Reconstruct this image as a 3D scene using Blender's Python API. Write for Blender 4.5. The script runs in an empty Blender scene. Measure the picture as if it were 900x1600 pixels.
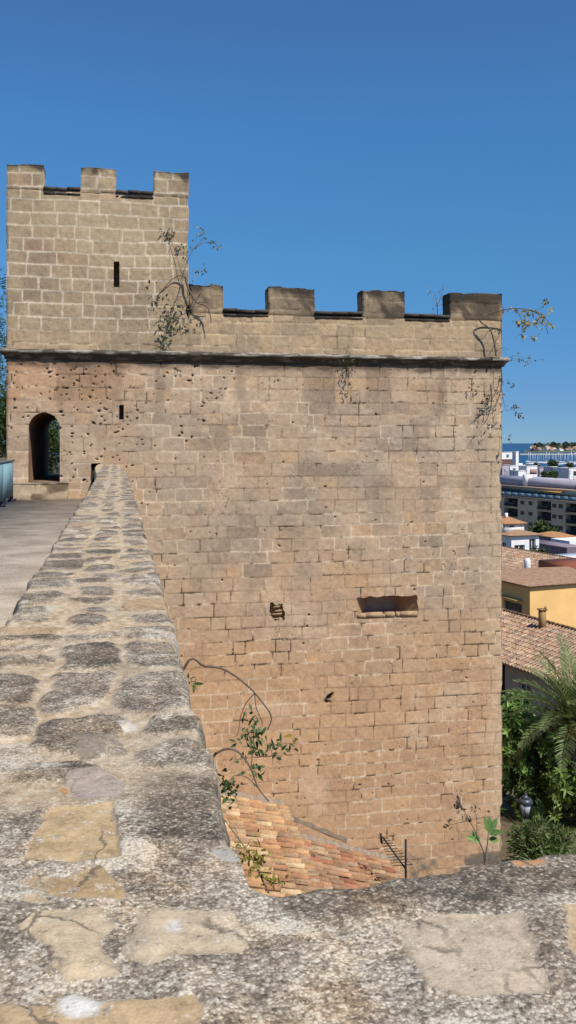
import bpy, math, random
import numpy as np
from mathutils import Vector, Matrix

SC = bpy.context.scene
COL = SC.collection
rng = np.random.default_rng(7)
random.seed(7)
R = math.radians

# ------------------------------------------------------------------ frame of the place
# World: Y runs along the long parapet towards the fortress, Z = 0 is eye height.
TH = math.atan(265 / 1420.0)
CT, ST = math.cos(TH), math.sin(TH)
F = 1420.0
def plan(x, d):                      # (to the right, depth) -> world plan
    return (x * CT + d * ST, -x * ST + d * CT)
def W(px, py, d):                    # bearing of a survey sight + distance -> world point
    u = (px - 450) / F
    x, y = plan(u * d, d)
    return Vector((x, y, -(py - 692) / F * d))
def onwall(px, py, y=26.0):          # sight met by the plane Y = y
    u = (px - 450) / F
    return W(px, py, y / (CT - u * ST))
def onplane(px, py, z=-0.6):
    d = -z * F / (py - 692)
    p = W(px, py, d)
    return (p.x, p.y)

def lin(r, g, b, k=1.0):
    f = lambda c: (c / 255 / 12.92) if c <= 10 else ((c / 255 + .055) / 1.055) ** 2.4
    return np.array([f(r) * k, f(g) * k, f(b) * k])

# ------------------------------------------------------------------ noise
def _h(ix, iy, seed):
    with np.errstate(over='ignore'):
        h = (ix.astype(np.int64) * 374761393 + iy.astype(np.int64) * 668265263 + seed * 974711) & 0xffffffff
        h = ((h ^ (h >> 13)) * 1274126177) & 0xffffffff
        h = ((h ^ (h >> 16)) * 2246822519) & 0xffffffff
        return ((h ^ (h >> 15)) & 0xffffff) / float(0xffffff)
def vn(x, y, seed=0):
    x = np.asarray(x, float); y = np.asarray(y, float)
    ix = np.floor(x); iy = np.floor(y); fx = x - ix; fy = y - iy
    fx = fx * fx * (3 - 2 * fx); fy = fy * fy * (3 - 2 * fy)
    a = _h(ix, iy, seed); b = _h(ix + 1, iy, seed); c = _h(ix, iy + 1, seed); d = _h(ix + 1, iy + 1, seed)
    return (a + (b - a) * fx) * (1 - fy) + (c + (d - c) * fx) * fy
def fbm(x, y, seed=0, o=4, g=.5):
    s = 0; a = 1; t = 0
    for i in range(o):
        s = s + a * vn(x * 2 ** i + 17.3 * i, y * 2 ** i - 9.1 * i, seed + i * 31); t += a; a *= g
    return s / t
def ss(a, b, x):
    t = np.clip((x - a) / (b - a), 0, 1); return t * t * (3 - 2 * t)
def mixc(a, b, t):
    t = np.asarray(t)[..., None]; return a * (1 - t) + b * t

# ------------------------------------------------------------------ object helpers
def put(o, label=None, cat=None, group=None, kind=None, parent=None):
    if parent is not None: o.parent = parent
    if label: o['label'] = label
    if cat: o['category'] = cat
    if group: o['group'] = group
    if kind: o['kind'] = kind
    return o
def empty(name, loc, label, cat, group=None):
    o = bpy.data.objects.new(name, None); COL.objects.link(o)
    o.location = loc; o.empty_display_size = .3
    return put(o, label, cat, group)
def mesh_np(name, v, f, mat, parent=None, col=None, attrs=None, smooth=False, **tags):
    """v: (n,3) in world coordinates; f: (m,k) array or list of arrays of differing k."""
    fl = f if isinstance(f, list) else [f]
    fl = [np.asarray(q, np.int32) for q in fl if len(q)]
    v = np.asarray(v, np.float32)
    off = np.zeros(3, np.float32)
    if parent is not None:
        p = parent
        while p is not None:
            off += np.array(p.location, np.float32); p = p.parent
        v = v - off
    me = bpy.data.meshes.new(name)
    me.vertices.add(len(v)); me.vertices.foreach_set('co', v.ravel())
    idx = np.concatenate([q.ravel() for q in fl])
    tot = np.concatenate([np.full(len(q), q.shape[1], np.int32) for q in fl])
    st = np.concatenate([[0], np.cumsum(tot)[:-1]]).astype(np.int32)
    me.loops.add(len(idx)); me.loops.foreach_set('vertex_index', idx)
    me.polygons.add(len(tot)); me.polygons.foreach_set('loop_start', st)
    me.update(calc_edges=True); me.validate()
    if smooth: me.polygons.foreach_set('use_smooth', np.ones(len(me.polygons), bool))
    if col is not None:
        a = me.attributes.new('col', 'FLOAT_COLOR', 'POINT')
        c = np.ones((len(v), 4), np.float32); c[:, :3] = col; a.data.foreach_set('color', c.ravel())
    if attrs:
        for k, arr in attrs.items():
            a = me.attributes.new(k, 'FLOAT', 'POINT'); a.data.foreach_set('value', np.asarray(arr, np.float32).ravel())
    me.materials.append(mat)
    o = bpy.data.objects.new(name, me); COL.objects.link(o)
    return put(o, parent=parent, **tags)
class MB:
    """collects boxes, tubes and quads for one mesh"""
    def __init__(s): s.v = []; s.f = []; s.c = []
    def add(s, v, f, c=None):
        b = len(s.v); s.v += [tuple(p) for p in v]; s.f += [tuple(i + b for i in q) for q in f]
        if c is not None: s.c += [tuple(c)] * len(v)
        return s
    def box(s, o, ax, ay, az, c=None):
        o, ax, ay, az = map(Vector, (o, ax, ay, az))
        v = [o, o + ax, o + ax + ay, o + ay, o + az, o + ax + az, o + ax + ay + az, o + ay + az]
        return s.add(v, [(0, 3, 2, 1), (4, 5, 6, 7), (0, 1, 5, 4), (1, 2, 6, 5), (2, 3, 7, 6), (3, 0, 4, 7)], c)
    def bx(s, x0, x1, y0, y1, z0, z1, c=None):
        return s.box((x0, y0, z0), (x1 - x0, 0, 0), (0, y1 - y0, 0), (0, 0, z1 - z0), c)
    def quad(s, a, b, c, d, col=None): return s.add([a, b, c, d], [(0, 1, 2, 3)], col)
    def tube(s, pts, rad, n=6, c=None, caps=True):
        pts = [Vector(p) for p in pts]
        if not hasattr(rad, '__len__'): rad = [rad] * len(pts)
        v = []; up = Vector((.13, .31, .94))
        for i, p in enumerate(pts):
            t = (pts[min(i + 1, len(pts) - 1)] - pts[max(i - 1, 0)]).normalized()
            a = t.cross(up)
            if a.length < 1e-3: a = t.cross(Vector((1, 0, 0)))
            a.normalize(); b = t.cross(a)
            for k in range(n):
                w = 2 * math.pi * k / n
                v.append(p + (a * math.cos(w) + b * math.sin(w)) * rad[i])
        f = [(i * n + k, i * n + (k + 1) % n, (i + 1) * n + (k + 1) % n, (i + 1) * n + k) for i in range(len(pts) - 1) for k in range(n)]
        if caps: f += [tuple(range(n))[::-1], tuple((len(pts) - 1) * n + k for k in range(n))]
        return s.add(v, f, c)
    def build(s, name, mat, parent=None, smooth=False, **tags):
        by = {}
        for q in s.f: by.setdefault(len(q), []).append(q)
        return mesh_np(name, np.array(s.v), [np.array(q) for q in by.values()], mat, parent,
                       col=np.array(s.c) if len(s.c) == len(s.v) and s.c else None, smooth=smooth, **tags)
def grid_faces(nu, nv):
    i = np.arange(nu * nv).reshape(nv, nu)
    return np.stack([i[:-1, :-1], i[:-1, 1:], i[1:, 1:], i[1:, :-1]], -1).reshape(-1, 4)

# ------------------------------------------------------------------ materials
def mat_new(name):
    m = bpy.data.materials.new(name); m.use_nodes = True
    nt = m.node_tree; b = nt.nodes['Principled BSDF']
    b.inputs['Specular IOR Level'].default_value = .25
    return m, nt, b
def N(nt, t, **kw):
    n = nt.nodes.new(t)
    for k, v in kw.items():
        if k in n.inputs.keys() if isinstance(k, str) else False: n.inputs[k].default_value = v
        else: setattr(n, k, v)
    return n
def noise(nt, vec, scale, detail=5, rough=.6):
    n = nt.nodes.new('ShaderNodeTexNoise'); n.inputs['Scale'].default_value = scale
    n.inputs['Detail'].default_value = detail; n.inputs['Roughness'].default_value = rough
    nt.links.new(vec, n.inputs['Vector']); return n.outputs['Fac']
def ramp(nt, fac, stops):
    n = nt.nodes.new('ShaderNodeValToRGB'); e = n.color_ramp.elements
    while len(e) < len(stops): e.new(.5)
    for q, (p, c) in zip(e, stops):
        q.position = p; q.color = (*c, 1) if hasattr(c, '__len__') else (c, c, c, 1)
    nt.links.new(fac, n.inputs['Fac']); return n.outputs['Color']
def mixn(nt, a, b, fac, mode='MIX'):
    n = nt.nodes.new('ShaderNodeMix'); n.data_type = 'RGBA'; n.blend_type = mode
    for s, x in ((0, fac), (6, a), (7, b)):
        if hasattr(x, 'is_linked') or hasattr(x, 'links'): nt.links.new(x, n.inputs[s])
        elif hasattr(x, '__len__'): n.inputs[s].default_value = (*x, 1)
        elif s == 0: n.inputs[0].default_value = x
        else: n.inputs[s].default_value = (x, x, x, 1)
    return n.outputs[2]
def math_n(nt, op, a, b):
    n = nt.nodes.new('ShaderNodeMath'); n.operation = op
    for i, x in enumerate((a, b)):
        if hasattr(x, 'links'): nt.links.new(x, n.inputs[i])
        else: n.inputs[i].default_value = x
    return n.outputs[0]
def bump(nt, b, h, dist, strength=.6):
    n = nt.nodes.new('ShaderNodeBump'); n.inputs['Distance'].default_value = dist; n.inputs['Strength'].default_value = strength
    nt.links.new(h, n.inputs['Height']); nt.links.new(n.outputs[0], b.inputs['Normal'])
def geo(nt): return nt.nodes.new('ShaderNodeNewGeometry').outputs['Position']
def attr(nt, name, out='Color'):
    n = nt.nodes.new('ShaderNodeAttribute'); n.attribute_name = name; return n.outputs[out]

def m_attr(name, lo=.72, hi=1.25, s1=9, s2=40, bd=.01, rough=.92):
    """colour attribute of the mesh, broken up by two scales of mottling, with bump"""
    m, nt, b = mat_new(name); p = geo(nt); b.inputs['Roughness'].default_value = rough
    n1 = noise(nt, p, s1, 6, .65); n2 = noise(nt, p, s2, 4, .7)
    v = mixn(nt, ramp(nt, n1, [(.3, lo), (.7, hi)]), ramp(nt, n2, [(.3, lo), (.7, hi)]), .5)
    c = mixn(nt, attr(nt, 'col'), v, 1.0, 'MULTIPLY')
    if name == 'ashlar_stone':
        sp = ramp(nt, math_n(nt, 'ADD', math_n(nt, 'MULTIPLY', noise(nt, p, 19, 4, .7), .7), math_n(nt, 'MULTIPLY', noise(nt, p, 1.6, 3, .5), .3)), [(.355, .42), (.41, 1.)])
        c = mixn(nt, c, sp, 1.0, 'MULTIPLY')
    nt.links.new(c, b.inputs['Base Color'])
    if bd: bump(nt, b, n2, bd, .8)
    return m
def m_plain(name, c, rough=.8, var=.15, s=6., metal=0, bd=0):
    m, nt, b = mat_new(name); p = geo(nt)
    n1 = noise(nt, p, s, 5, .6)
    nt.links.new(mixn(nt, tuple(c), ramp(nt, n1, [(.3, 1 - var), (.7, 1 + var)]), 1.0, 'MULTIPLY'), b.inputs['Base Color'])
    b.inputs['Roughness'].default_value = rough; b.inputs['Metallic'].default_value = metal
    if bd: bump(nt, b, n1, bd)
    return m
def m_leaf(name, trans=.25, rough=.45):
    m, nt, b = mat_new(name)
    c = attr(nt, 'col'); nt.links.new(c, b.inputs['Base Color']); b.inputs['Roughness'].default_value = rough
    t = nt.nodes.new('ShaderNodeBsdfTranslucent'); nt.links.new(mixn(nt, c, (1.3, 1.25, .5), 1.0, 'MULTIPLY'), t.inputs['Color'])
    x = nt.nodes.new('ShaderNodeMixShader'); x.inputs[0].default_value = trans
    nt.links.new(b.outputs[0], x.inputs[1]); nt.links.new(t.outputs[0], x.inputs[2])
    nt.links.new(x.outputs[0], nt.nodes['Material Output'].inputs['Surface']); return m

M_ASH = m_attr('ashlar_stone', .66, 1.30, 7, 38, .012)
M_TILE = m_attr('clay_tile', .42, 1.4, 2.2, 16, .006)
M_LEAF = m_leaf('leaf'); M_DRYLEAF = m_leaf('dry_leaf', .2, .7)
M_BARK = m_plain('bark', (.10, .075, .055), .9, .35, 12, bd=.01)
M_TWIG = m_plain('twig', (.14, .105, .08), .9, .3, 20)
M_IRON = m_plain('dark_iron', (.02, .021, .024), .55, .3, 15)
M_GLASS, _nt, _b = mat_new('window_glass'); _b.inputs['Base Color'].default_value = (.03, .04, .05, 1); _b.inputs['Roughness'].default_value = .12; _b.inputs['Specular IOR Level'].default_value = .6
M_WHITE = m_plain('white_paint', (.82, .81, .79), .7, .10, .8)
M_DARK = m_plain('dark_inside', (.03, .025, .022), .95, .3, 3)
def m_paint(name, r, g, b, k=.72, var=.12, s=.7): return m_plain(name, lin(r, g, b, k), .85, var, s)

# parapet top: crumbly lichen crust with embedded stones (attributes: col, stone, dark, cream)
def make_crust():
    m, nt, b = mat_new('lichen_crusted_stone'); p = geo(nt); b.inputs['Roughness'].default_value = .95
    n1 = noise(nt, p, 34, 8, .72); n2 = noise(nt, p, 120, 5, .75); n3 = noise(nt, p, 7, 5, .6)
    dk = attr(nt, 'dark', 'Fac'); st = attr(nt, 'stone', 'Fac'); cr = attr(nt, 'cream', 'Fac')
    # crust: crisp grains of dark, brown, tan and pale lichen in two sizes; the balance drifts with the patches
    def cells(scale):
        q = nt.nodes.new('ShaderNodeTexVoronoi'); q.inputs['Scale'].default_value = scale; q.inputs['Randomness'].default_value = 1
        wp = nt.nodes.new('ShaderNodeVectorMath'); wp.operation = 'ADD'; nt.links.new(p, wp.inputs[0])
        nv = nt.nodes.new('ShaderNodeTexNoise'); nv.inputs['Scale'].default_value = scale * .9; nv.inputs['Detail'].default_value = 3; nt.links.new(p, nv.inputs['Vector'])
        sc_ = nt.nodes.new('ShaderNodeVectorMath'); sc_.operation = 'SCALE'; sc_.inputs['Scale'].default_value = .9 / scale; nt.links.new(nv.outputs['Color'], sc_.inputs[0]); nt.links.new(sc_.outputs[0], wp.inputs[1])
        nt.links.new(wp.outputs[0], q.inputs['Vector'])
        sp_ = nt.nodes.new('ShaderNodeSeparateColor'); nt.links.new(q.outputs['Color'], sp_.inputs[0]); return sp_.outputs[0], q.outputs['Distance']
    r1, dd1 = cells(88); r2, dd2 = cells(215)
    pat = math_n(nt, 'ADD', math_n(nt, 'MULTIPLY', n3, 1.0), math_n(nt, 'MULTIPLY', noise(nt, p, 20, 4, .65), .75))
    pat = math_n(nt, 'SUBTRACT', math_n(nt, 'SUBTRACT', pat, .365), math_n(nt, 'MULTIPLY', dk, .40))
    g = math_n(nt, 'ADD', math_n(nt, 'MULTIPLY', r1, .20), math_n(nt, 'MULTIPLY', r2, .42))
    k = math_n(nt, 'ADD', g, math_n(nt, 'ADD', pat, math_n(nt, 'MULTIPLY', n2, .3)))
    crust = ramp(nt, math_n(nt, 'MULTIPLY', k, .75), [(.26, (.085, .068, .050)), (.40, (.155, .124, .091)), (.53, (.26, .208, .150)), (.66, (.40, .328, .240)), (.80, (.62, .54, .42))])
    crust = mixn(nt, crust, ramp(nt, dd2, [(.35, 1.03), (.8, .66)]), 1.0, 'MULTIPLY')
    hue = noise(nt, p, 9, 4, .6)
    crust = mixn(nt, crust, ramp(nt, hue, [(.36, (.97, 1.0, 1.03)), (.48, (1., 1., 1.)), (.66, (1.10, .99, .86))]), 1.0, 'MULTIPLY')
    r3, dd3 = cells(175)
    crust = mixn(nt, crust, (.66, .60, .50), math_n(nt, 'MULTIPLY', ramp(nt, r3, [(.86, 0.), (.92, .55)]), ramp(nt, dd3, [(.25, 1.), (.60, 0.)])))
    crust = mixn(nt, crust, (.045, .036, .028), math_n(nt, 'MULTIPLY', ramp(nt, r3, [(.10, .6), (.18, 0.)]), ramp(nt, dd3, [(.34, 1.), (.55, 0.)])))
    crumb = ramp(nt, math_n(nt, 'ADD', r1, math_n(nt, 'MULTIPLY', n3, .5)), [(1.07, 0.), (1.12, 1.)])
    crust = mixn(nt, crust, (.80, .74, .62), math_n(nt, 'MULTIPLY', crumb, .9))
    cream = ramp(nt, n1, [(.34, (.28, .20, .125)), (.5, (.50, .37, .225)), (.68, (.66, .56, .42))])
    base = mixn(nt, crust, cream, cr)
    sc = mixn(nt, attr(nt, 'col'), ramp(nt, math_n(nt, 'ADD', math_n(nt, 'MULTIPLY', n1, .5), math_n(nt, 'MULTIPLY', n2, .5)), [(.36, .70), (.5, 1.0), (.64, 1.24)]), 1.0, 'MULTIPLY')
    # lichen creeping over the stones
    ov = ramp(nt, math_n(nt, 'ADD', n3, math_n(nt, 'MULTIPLY', n2, .3)), [(.70, 0.), (.80, .8)])
    ste = ramp(nt, math_n(nt, 'MULTIPLY', math_n(nt, 'ADD', st, math_n(nt, 'ADD', math_n(nt, 'MULTIPLY', n2, .9), math_n(nt, 'MULTIPLY', n1, .9))), .5), [(.66, 0.), (.73, 1.)])
    sc = mixn(nt, sc, ramp(nt, noise(nt, p, 26, 5, .7), [(.32, .70), (.46, 1.0), (.7, 1.12)]), 1.0, 'MULTIPLY')
    sc = mixn(nt, sc, ramp(nt, math_n(nt, 'ADD', r2, n1), [(.42, .45), (.50, 1.)]), .8, 'MULTIPLY')
    cv = nt.nodes.new('ShaderNodeTexVoronoi'); cv.feature = 'DISTANCE_TO_EDGE'; cv.inputs['Scale'].default_value = 6.5
    wv = nt.nodes.new('ShaderNodeVectorMath'); wv.operation = 'ADD'; nt.links.new(p, wv.inputs[0])
    wn = nt.nodes.new('ShaderNodeTexNoise'); wn.inputs['Scale'].default_value = 9; wn.inputs['Detail'].default_value = 6; nt.links.new(p, wn.inputs['Vector'])
    ws = nt.nodes.new('ShaderNodeVectorMath'); ws.operation = 'SCALE'; ws.inputs['Scale'].default_value = .16; nt.links.new(wn.outputs['Color'], ws.inputs[0]); nt.links.new(ws.outputs[0], wv.inputs[1]); nt.links.new(wv.outputs[0], cv.inputs['Vector'])
    crk = math_n(nt, 'MULTIPLY', ramp(nt, cv.outputs['Distance'], [(.008, 1.), (.03, 0.)]), ramp(nt, noise(nt, p, 5, 2, .5), [(.50, 0.), (.56, .75)]))
    sc = mixn(nt, sc, (.10, .08, .06), crk)
    fle = ramp(nt, math_n(nt, 'ADD', noise(nt, p, 30, 5, .7), math_n(nt, 'MULTIPLY', r2, .12)), [(.64, 0.), (.70, .8)])
    sc = mixn(nt, sc, crust, fle)
    stm = math_n(nt, 'MULTIPLY', ste, math_n(nt, 'SUBTRACT', 1.0, ov))
    nt.links.new(mixn(nt, base, sc, stm), b.inputs['Base Color'])
    hh = math_n(nt, 'ADD', math_n(nt, 'MULTIPLY', n1, .6), math_n(nt, 'SUBTRACT', math_n(nt, 'MULTIPLY', r2, .25), math_n(nt, 'MULTIPLY', dd2, .35)))
    hh = math_n(nt, 'MULTIPLY', hh, math_n(nt, 'SUBTRACT', 1.0, math_n(nt, 'MULTIPLY', st, .45)))
    bump(nt, b, hh, .0035, .8)
    return m
M_CRUST = make_crust()

# ------------------------------------------------------------------ ashlar masonry
class Ashlar:
    def __init__(s, seed, z0, z1, ch=(.33, .40), bl=(.5, .95)):
        r = np.random.default_rng(seed); z = [z0]
        while z[-1] < z1: z.append(z[-1] + r.uniform(*ch))
        s.z = np.array(z); s.j = []; s.t = []
        for k in range(len(z) + 1):
            x = [-14 - r.uniform(0, .8)]
            while x[-1] < 26: x.append(x[-1] + (r.uniform(*bl) if r.random() > .22 else r.uniform(.28, .5)))
            s.j.append(np.array(x)); s.t.append(r.random((len(x) + 1, 4)))
    def at(s, u, z):
        """distance to the nearest joint and four random numbers per block"""
        u = u + (fbm(u * 1.7, z * 1.7, 5, 2) - .5) * .05; z = z + (fbm(u * .7, z * .9, 6, 3) - .5) * .09
        k = np.clip(np.searchsorted(s.z, z) - 1, 0, len(s.z) - 2)
        dz = np.minimum(z - s.z[k], s.z[k + 1] - z)
        du = np.full(u.shape, 9.); t = np.zeros(u.shape + (4,))
        for q in np.unique(k):
            m = k == q; j = s.j[q]; uu = u[m]; i = np.clip(np.searchsorted(j, uu) - 1, 0, len(j) - 2)
            du[m] = np.minimum(uu - j[i], j[i + 1] - uu); t[m] = s.t[q][i]
        return du, dz, t
ASH_UP = Ashlar(3, 2.42, 8.2, (.345, .385), (.5, .9)); ASH_LO = Ashlar(11, -14.2, 2.6, (.33, .41), (.45, .95))

def paint(u, z, X, kind):
    """colour and relief of the masonry at face coordinates u,z (X: world X used for the weathering zones)"""
    lo = kind == 'low'
    A = ASH_LO if lo else ASH_UP
    du, dz, t = A.at(u, z)
    d = np.minimum(du, dz) + (vn(u * 16, z * 16, 61) - .5) * .016
    big = fbm(X * .28, z * .28, 21, 4); med = fbm(X * 1.3, z * 1.3, 22, 4); fine = fbm(X * 7, z * 7, 23, 3)
    K = 1.06
    if lo:
        base = mixc(lin(184, 157, 129, K), lin(176, 152, 127, K), t[..., 0])
        base = mixc(base, lin(200, 160, 116, K), ss(.68, .92, t[..., 1]) * .45)
        base = base * (.93 + .14 * t[..., 3])[..., None]
        warm = ss(-2.8, -7.0, z + (big - .5) * 5) * .85
        base = mixc(base, mixc(lin(192, 155, 118, K), lin(182, 146, 112, K), t[..., 0]), warm)
        base = mixc(base, lin(193, 146, 106, K), ss(1.2, -.4, X + (med - .5)) * ss(.5, 1.6, z) * .5)
        # grey weathering belt and per block blackening
        belt = ss(2.2, .2, z) * ss(-6.8, -3.0, z) * ss(-1.5, 3.0, X)
        base = mixc(base, lin(162, 149, 131, K), np.clip(belt * ss(.34, .62, big * .5 + med * .5) * .72, 0, 1))
        blk = ss(.74, .95, t[..., 2] + (med - .5) * .5) * (.22 + .78 * belt)
        base = mixc(base, lin(112, 99, 84, K), blk * ss(.3, .55, med * .6 + fine * .4) * .38)
        base = mixc(base, lin(150, 120, 92, K), ss(.56, .74, med) * .25)
        pale = ss(.58, .7, fbm(X * .9 + 40, z * .9, 24, 4)) * .4
        base = mixc(base, lin(205, 180, 150, K), pale)
        base = mixc(base, lin(196, 172, 140, K), ss(10.6, 11.4, X + (med - .5) * .6) * .5)
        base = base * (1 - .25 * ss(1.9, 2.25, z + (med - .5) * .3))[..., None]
        foot = ss(-12.2, -12.6, z + (med - .5) * .5)
        base = mixc(base, lin(112, 102, 90, K), foot * ss(.35, .6, t[..., 3] * .6 + fine * .4))
        w = .002 + .010 * vn(u * .9, z * .9, 31)
        jm = ss(w + .015, w - .004, d)
        # joints: some with pale mortar, some open and dark
        pm = fbm(u * .8, z * 1.2, 32, 3); hollow = ss(.60, .75, vn(u * 4.5, z * 4.5, 33) * .6 + vn(u * .8, z * .8, 36) * .4 + .06 * warm)
        mort = mixc(mixc(lin(208, 188, 160, K), lin(132, 108, 84, K), ss(.44, .54, pm)), lin(62, 48, 38, .7), hollow)
        base = mixc(base, mort, jm * (.72 + .28 * np.maximum(hollow, ss(.62, .4, pm))))
        h = -.003 * jm - .010 * jm * hollow + (t[..., 3] - .5) * .010 * (1 - jm) + (fine - .5) * .018 + (med - .5) * .03
    else:
        base = mixc(lin(166, 146, 116, K), lin(160, 140, 114, K), t[..., 0])
        base = mixc(base, lin(172, 140, 112, K), ss(.85, .97, t[..., 1]) * .8)
        base = mixc(base, lin(126, 111, 92, K), ss(.55, .75, med) * .4)
        base = mixc(base, lin(180, 160, 128, K), ss(.55, .7, big) * .5)
        tur = ss(1.6, 1.1, X + (med - .5) * .9) * ss(2.75, 3.3, z + (med - .5) * .4)     # turret repointed in white
        tur = np.maximum(tur, ss(4.4, 4.7, z))
        tur = np.where(kind == 'merlon', 0, tur)
        base = mixc(base, lin(182, 156, 122, K), (1 - tur) * .75)
        w = .005 + .008 * tur + .008 * (vn(u * 3, z * 3, 34) - .5)
        jm = ss(w + .016, w - .004, d)
        mort = mixc(lin(196, 176, 148, K), lin(208, 192, 168, K), tur)
        gm = (1 - tur) * ss(.40, .66, fbm(X * .8 + 9, z * 1.1, 27, 4) + (t[..., 2] - .5) * .25)
        base = mixc(base, lin(140, 124, 104, K), gm * .6)
        hol = (1 - tur) * ss(.55, .7, vn(u * 4, z * 4, 35))
        mort = mixc(mort, lin(92, 76, 60, .8), hol)
        base = mixc(base, mort, jm * (.62 + .22 * tur))
        base = base * (.92 + .16 * t[..., 3])[..., None]
        h = -.008 * jm * (1 - tur) + -.005 * jm * (1 - .8 * tur) + (t[..., 3] - .5) * .016 * (1 - jm) + (fine - .5) * .024
    return base, h

def face_grid(o, du, dv, n, U, V, res, kind, uoff=0., holes=(), pits=None, dark=None, flipX=None):
    """rectangular masonry face: o corner, du/dv unit directions, n outward normal"""
    nu, nv = max(2, int(U / res) + 1), max(2, int(V / res) + 1)
    uu, vv = np.meshgrid(np.linspace(0, U, nu), np.linspace(0, V, nv))
    o = np.array(o, float); du = np.array(du, float); dv = np.array(dv, float); n = np.array(n, float)
    keep = None; dm = None
    if holes:
        x = o[0] + uu; z = o[2] + vv
        for hx in holes:
            sd = hx(x, z); near = np.abs(sd) < res * .8
            e = res * .2
            gx = (hx(x + e, z) - hx(x - e, z)) / (2 * e); gz = (hx(x, z + e) - hx(x, z - e)) / (2 * e)
            x = np.where(near, x - sd * gx, x); z = np.where(near, z - sd * gz, z)
        uu, vv = x - o[0], z - o[2]
        dm = np.min([hx(x, z) for hx in holes], 0)
    P = o + uu[..., None] * du + vv[..., None] * dv
    X = P[..., 0] if flipX is None else np.full(uu.shape, flipX)
    zz = P[..., 2]
    uc = uoff + uu
    c, h = paint(uc, zz, X, kind)
    edge = np.minimum(np.minimum(uu, U - uu), np.minimum(vv, V - vv))
    if pits is not None:
        pm = pits(X, zz, nu, nv, o, res)
        c = mixc(c, np.array([.012, .009, .007]), np.clip(pm * 1.15, 0, 1)); h = h - .09 * pm
    if dark is not None:
        k, dc = dark(uu, vv, X, zz); c = mixc(c, dc, k)
    rag = ss(.05, 0, edge)                                  # worn arrises
    h = h * (1 - rag) - rag * (.012 + .02 * vn(uc * 5, zz * 5, 44))
    P = P + n * h[..., None]
    f = grid_faces(nu, nv)
    if dm is not None:
        dmf = dm.ravel()[f]; f = f[dmf.mean(1) > res * .12]
    return P.reshape(-1, 3), f, c.reshape(-1, 3)
def join(parts):
    v = []; f = []; c = []; b = 0
    for a, q, k in parts:
        v.append(a); f.append(np.asarray(q) + b); c.append(k); b += len(a)
    return np.concatenate(v), np.concatenate(f), np.concatenate(c)
def ash_box(name, x0, x1, y0, y1, z0, z1, kind, parent, res=.035, dark=None, faces='FLRTB', **kw):
    g = []
    if 'F' in faces: g.append(face_grid((x0, y0, z0), (1, 0, 0), (0, 0, 1), (0, -1, 0), x1 - x0, z1 - z0, res, kind, x0, dark=dark))
    if 'L' in faces: g.append(face_grid((x0, y1, z0), (0, -1, 0), (0, 0, 1), (-1, 0, 0), y1 - y0, z1 - z0, res, kind, 3 + y0, dark=dark, flipX=x0))
    if 'R' in faces: g.append(face_grid((x1, y0, z0), (0, 1, 0), (0, 0, 1), (1, 0, 0), y1 - y0, z1 - z0, res, kind, 5 + y0, dark=dark, flipX=x1))
    if 'B' in faces: g.append(face_grid((x1, y1, z0), (-1, 0, 0), (0, 0, 1), (0, 1, 0), x1 - x0, z1 - z0, res * 2, kind, 7 + x0, dark=dark))
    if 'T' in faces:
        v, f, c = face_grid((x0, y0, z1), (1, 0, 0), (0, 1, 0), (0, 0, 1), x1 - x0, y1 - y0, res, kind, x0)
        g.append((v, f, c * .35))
    v, f, c = join(g)
    if name == 'merlon':
        k = ss(z1 - .4, z1, v[:, 2]); v[:, 2] += ((fbm(v[:, 0] * 3, v[:, 1] * 3, 79, 3) - .5) * .06 - .025 * ss(.62, .7, vn(v[:, 0] * 4, v[:, 1] * 4, 80))) * k
        v[:, 0] += (fbm(v[:, 2] * 4, v[:, 1] * 2, 84, 3) - .5) * .05
    return mesh_np(name, v, f, M_ASH, parent, col=c, **kw)

def rect_hole(x0, x1, z0, z1, rag=0.):
    cx, cz, hx, hz = (x0 + x1) / 2, (z0 + z1) / 2, (x1 - x0) / 2, (z1 - z0) / 2
    def f(x, z):
        w = rag * (fbm(x * 6, z * 6, 51, 2) - .5) if rag else 0
        a = np.abs(x - cx) - hx + w; b = np.abs(z - cz) - hz + w
        return np.minimum(np.maximum(a, b), 0) + np.hypot(np.maximum(a, 0), np.maximum(b, 0))
    return f
def arch_hole(x0, x1, z0, z1):
    cx, r = (x0 + x1) / 2, (x1 - x0) / 2; zs = z1 - r * 1.05
    def f(x, z):
        box = np.maximum(np.abs(x - cx) - r, np.maximum(z0 - z, z - zs))
        cir = np.hypot(x - cx, (z - zs) / 1.05) - r
        return np.where(z > zs, cir, np.maximum(np.abs(x - cx) - r, z0 - z))
    return f

# ================================================================== FORTRESS
YW = 26.0; XL, XR = -3.03, 11.49; ZB = -13.6
fort = empty('fortress_tower', (4.2, YW, ZB), 'massive square sandstone fortress tower with a crenellated turret on its left', 'fortress')

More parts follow.
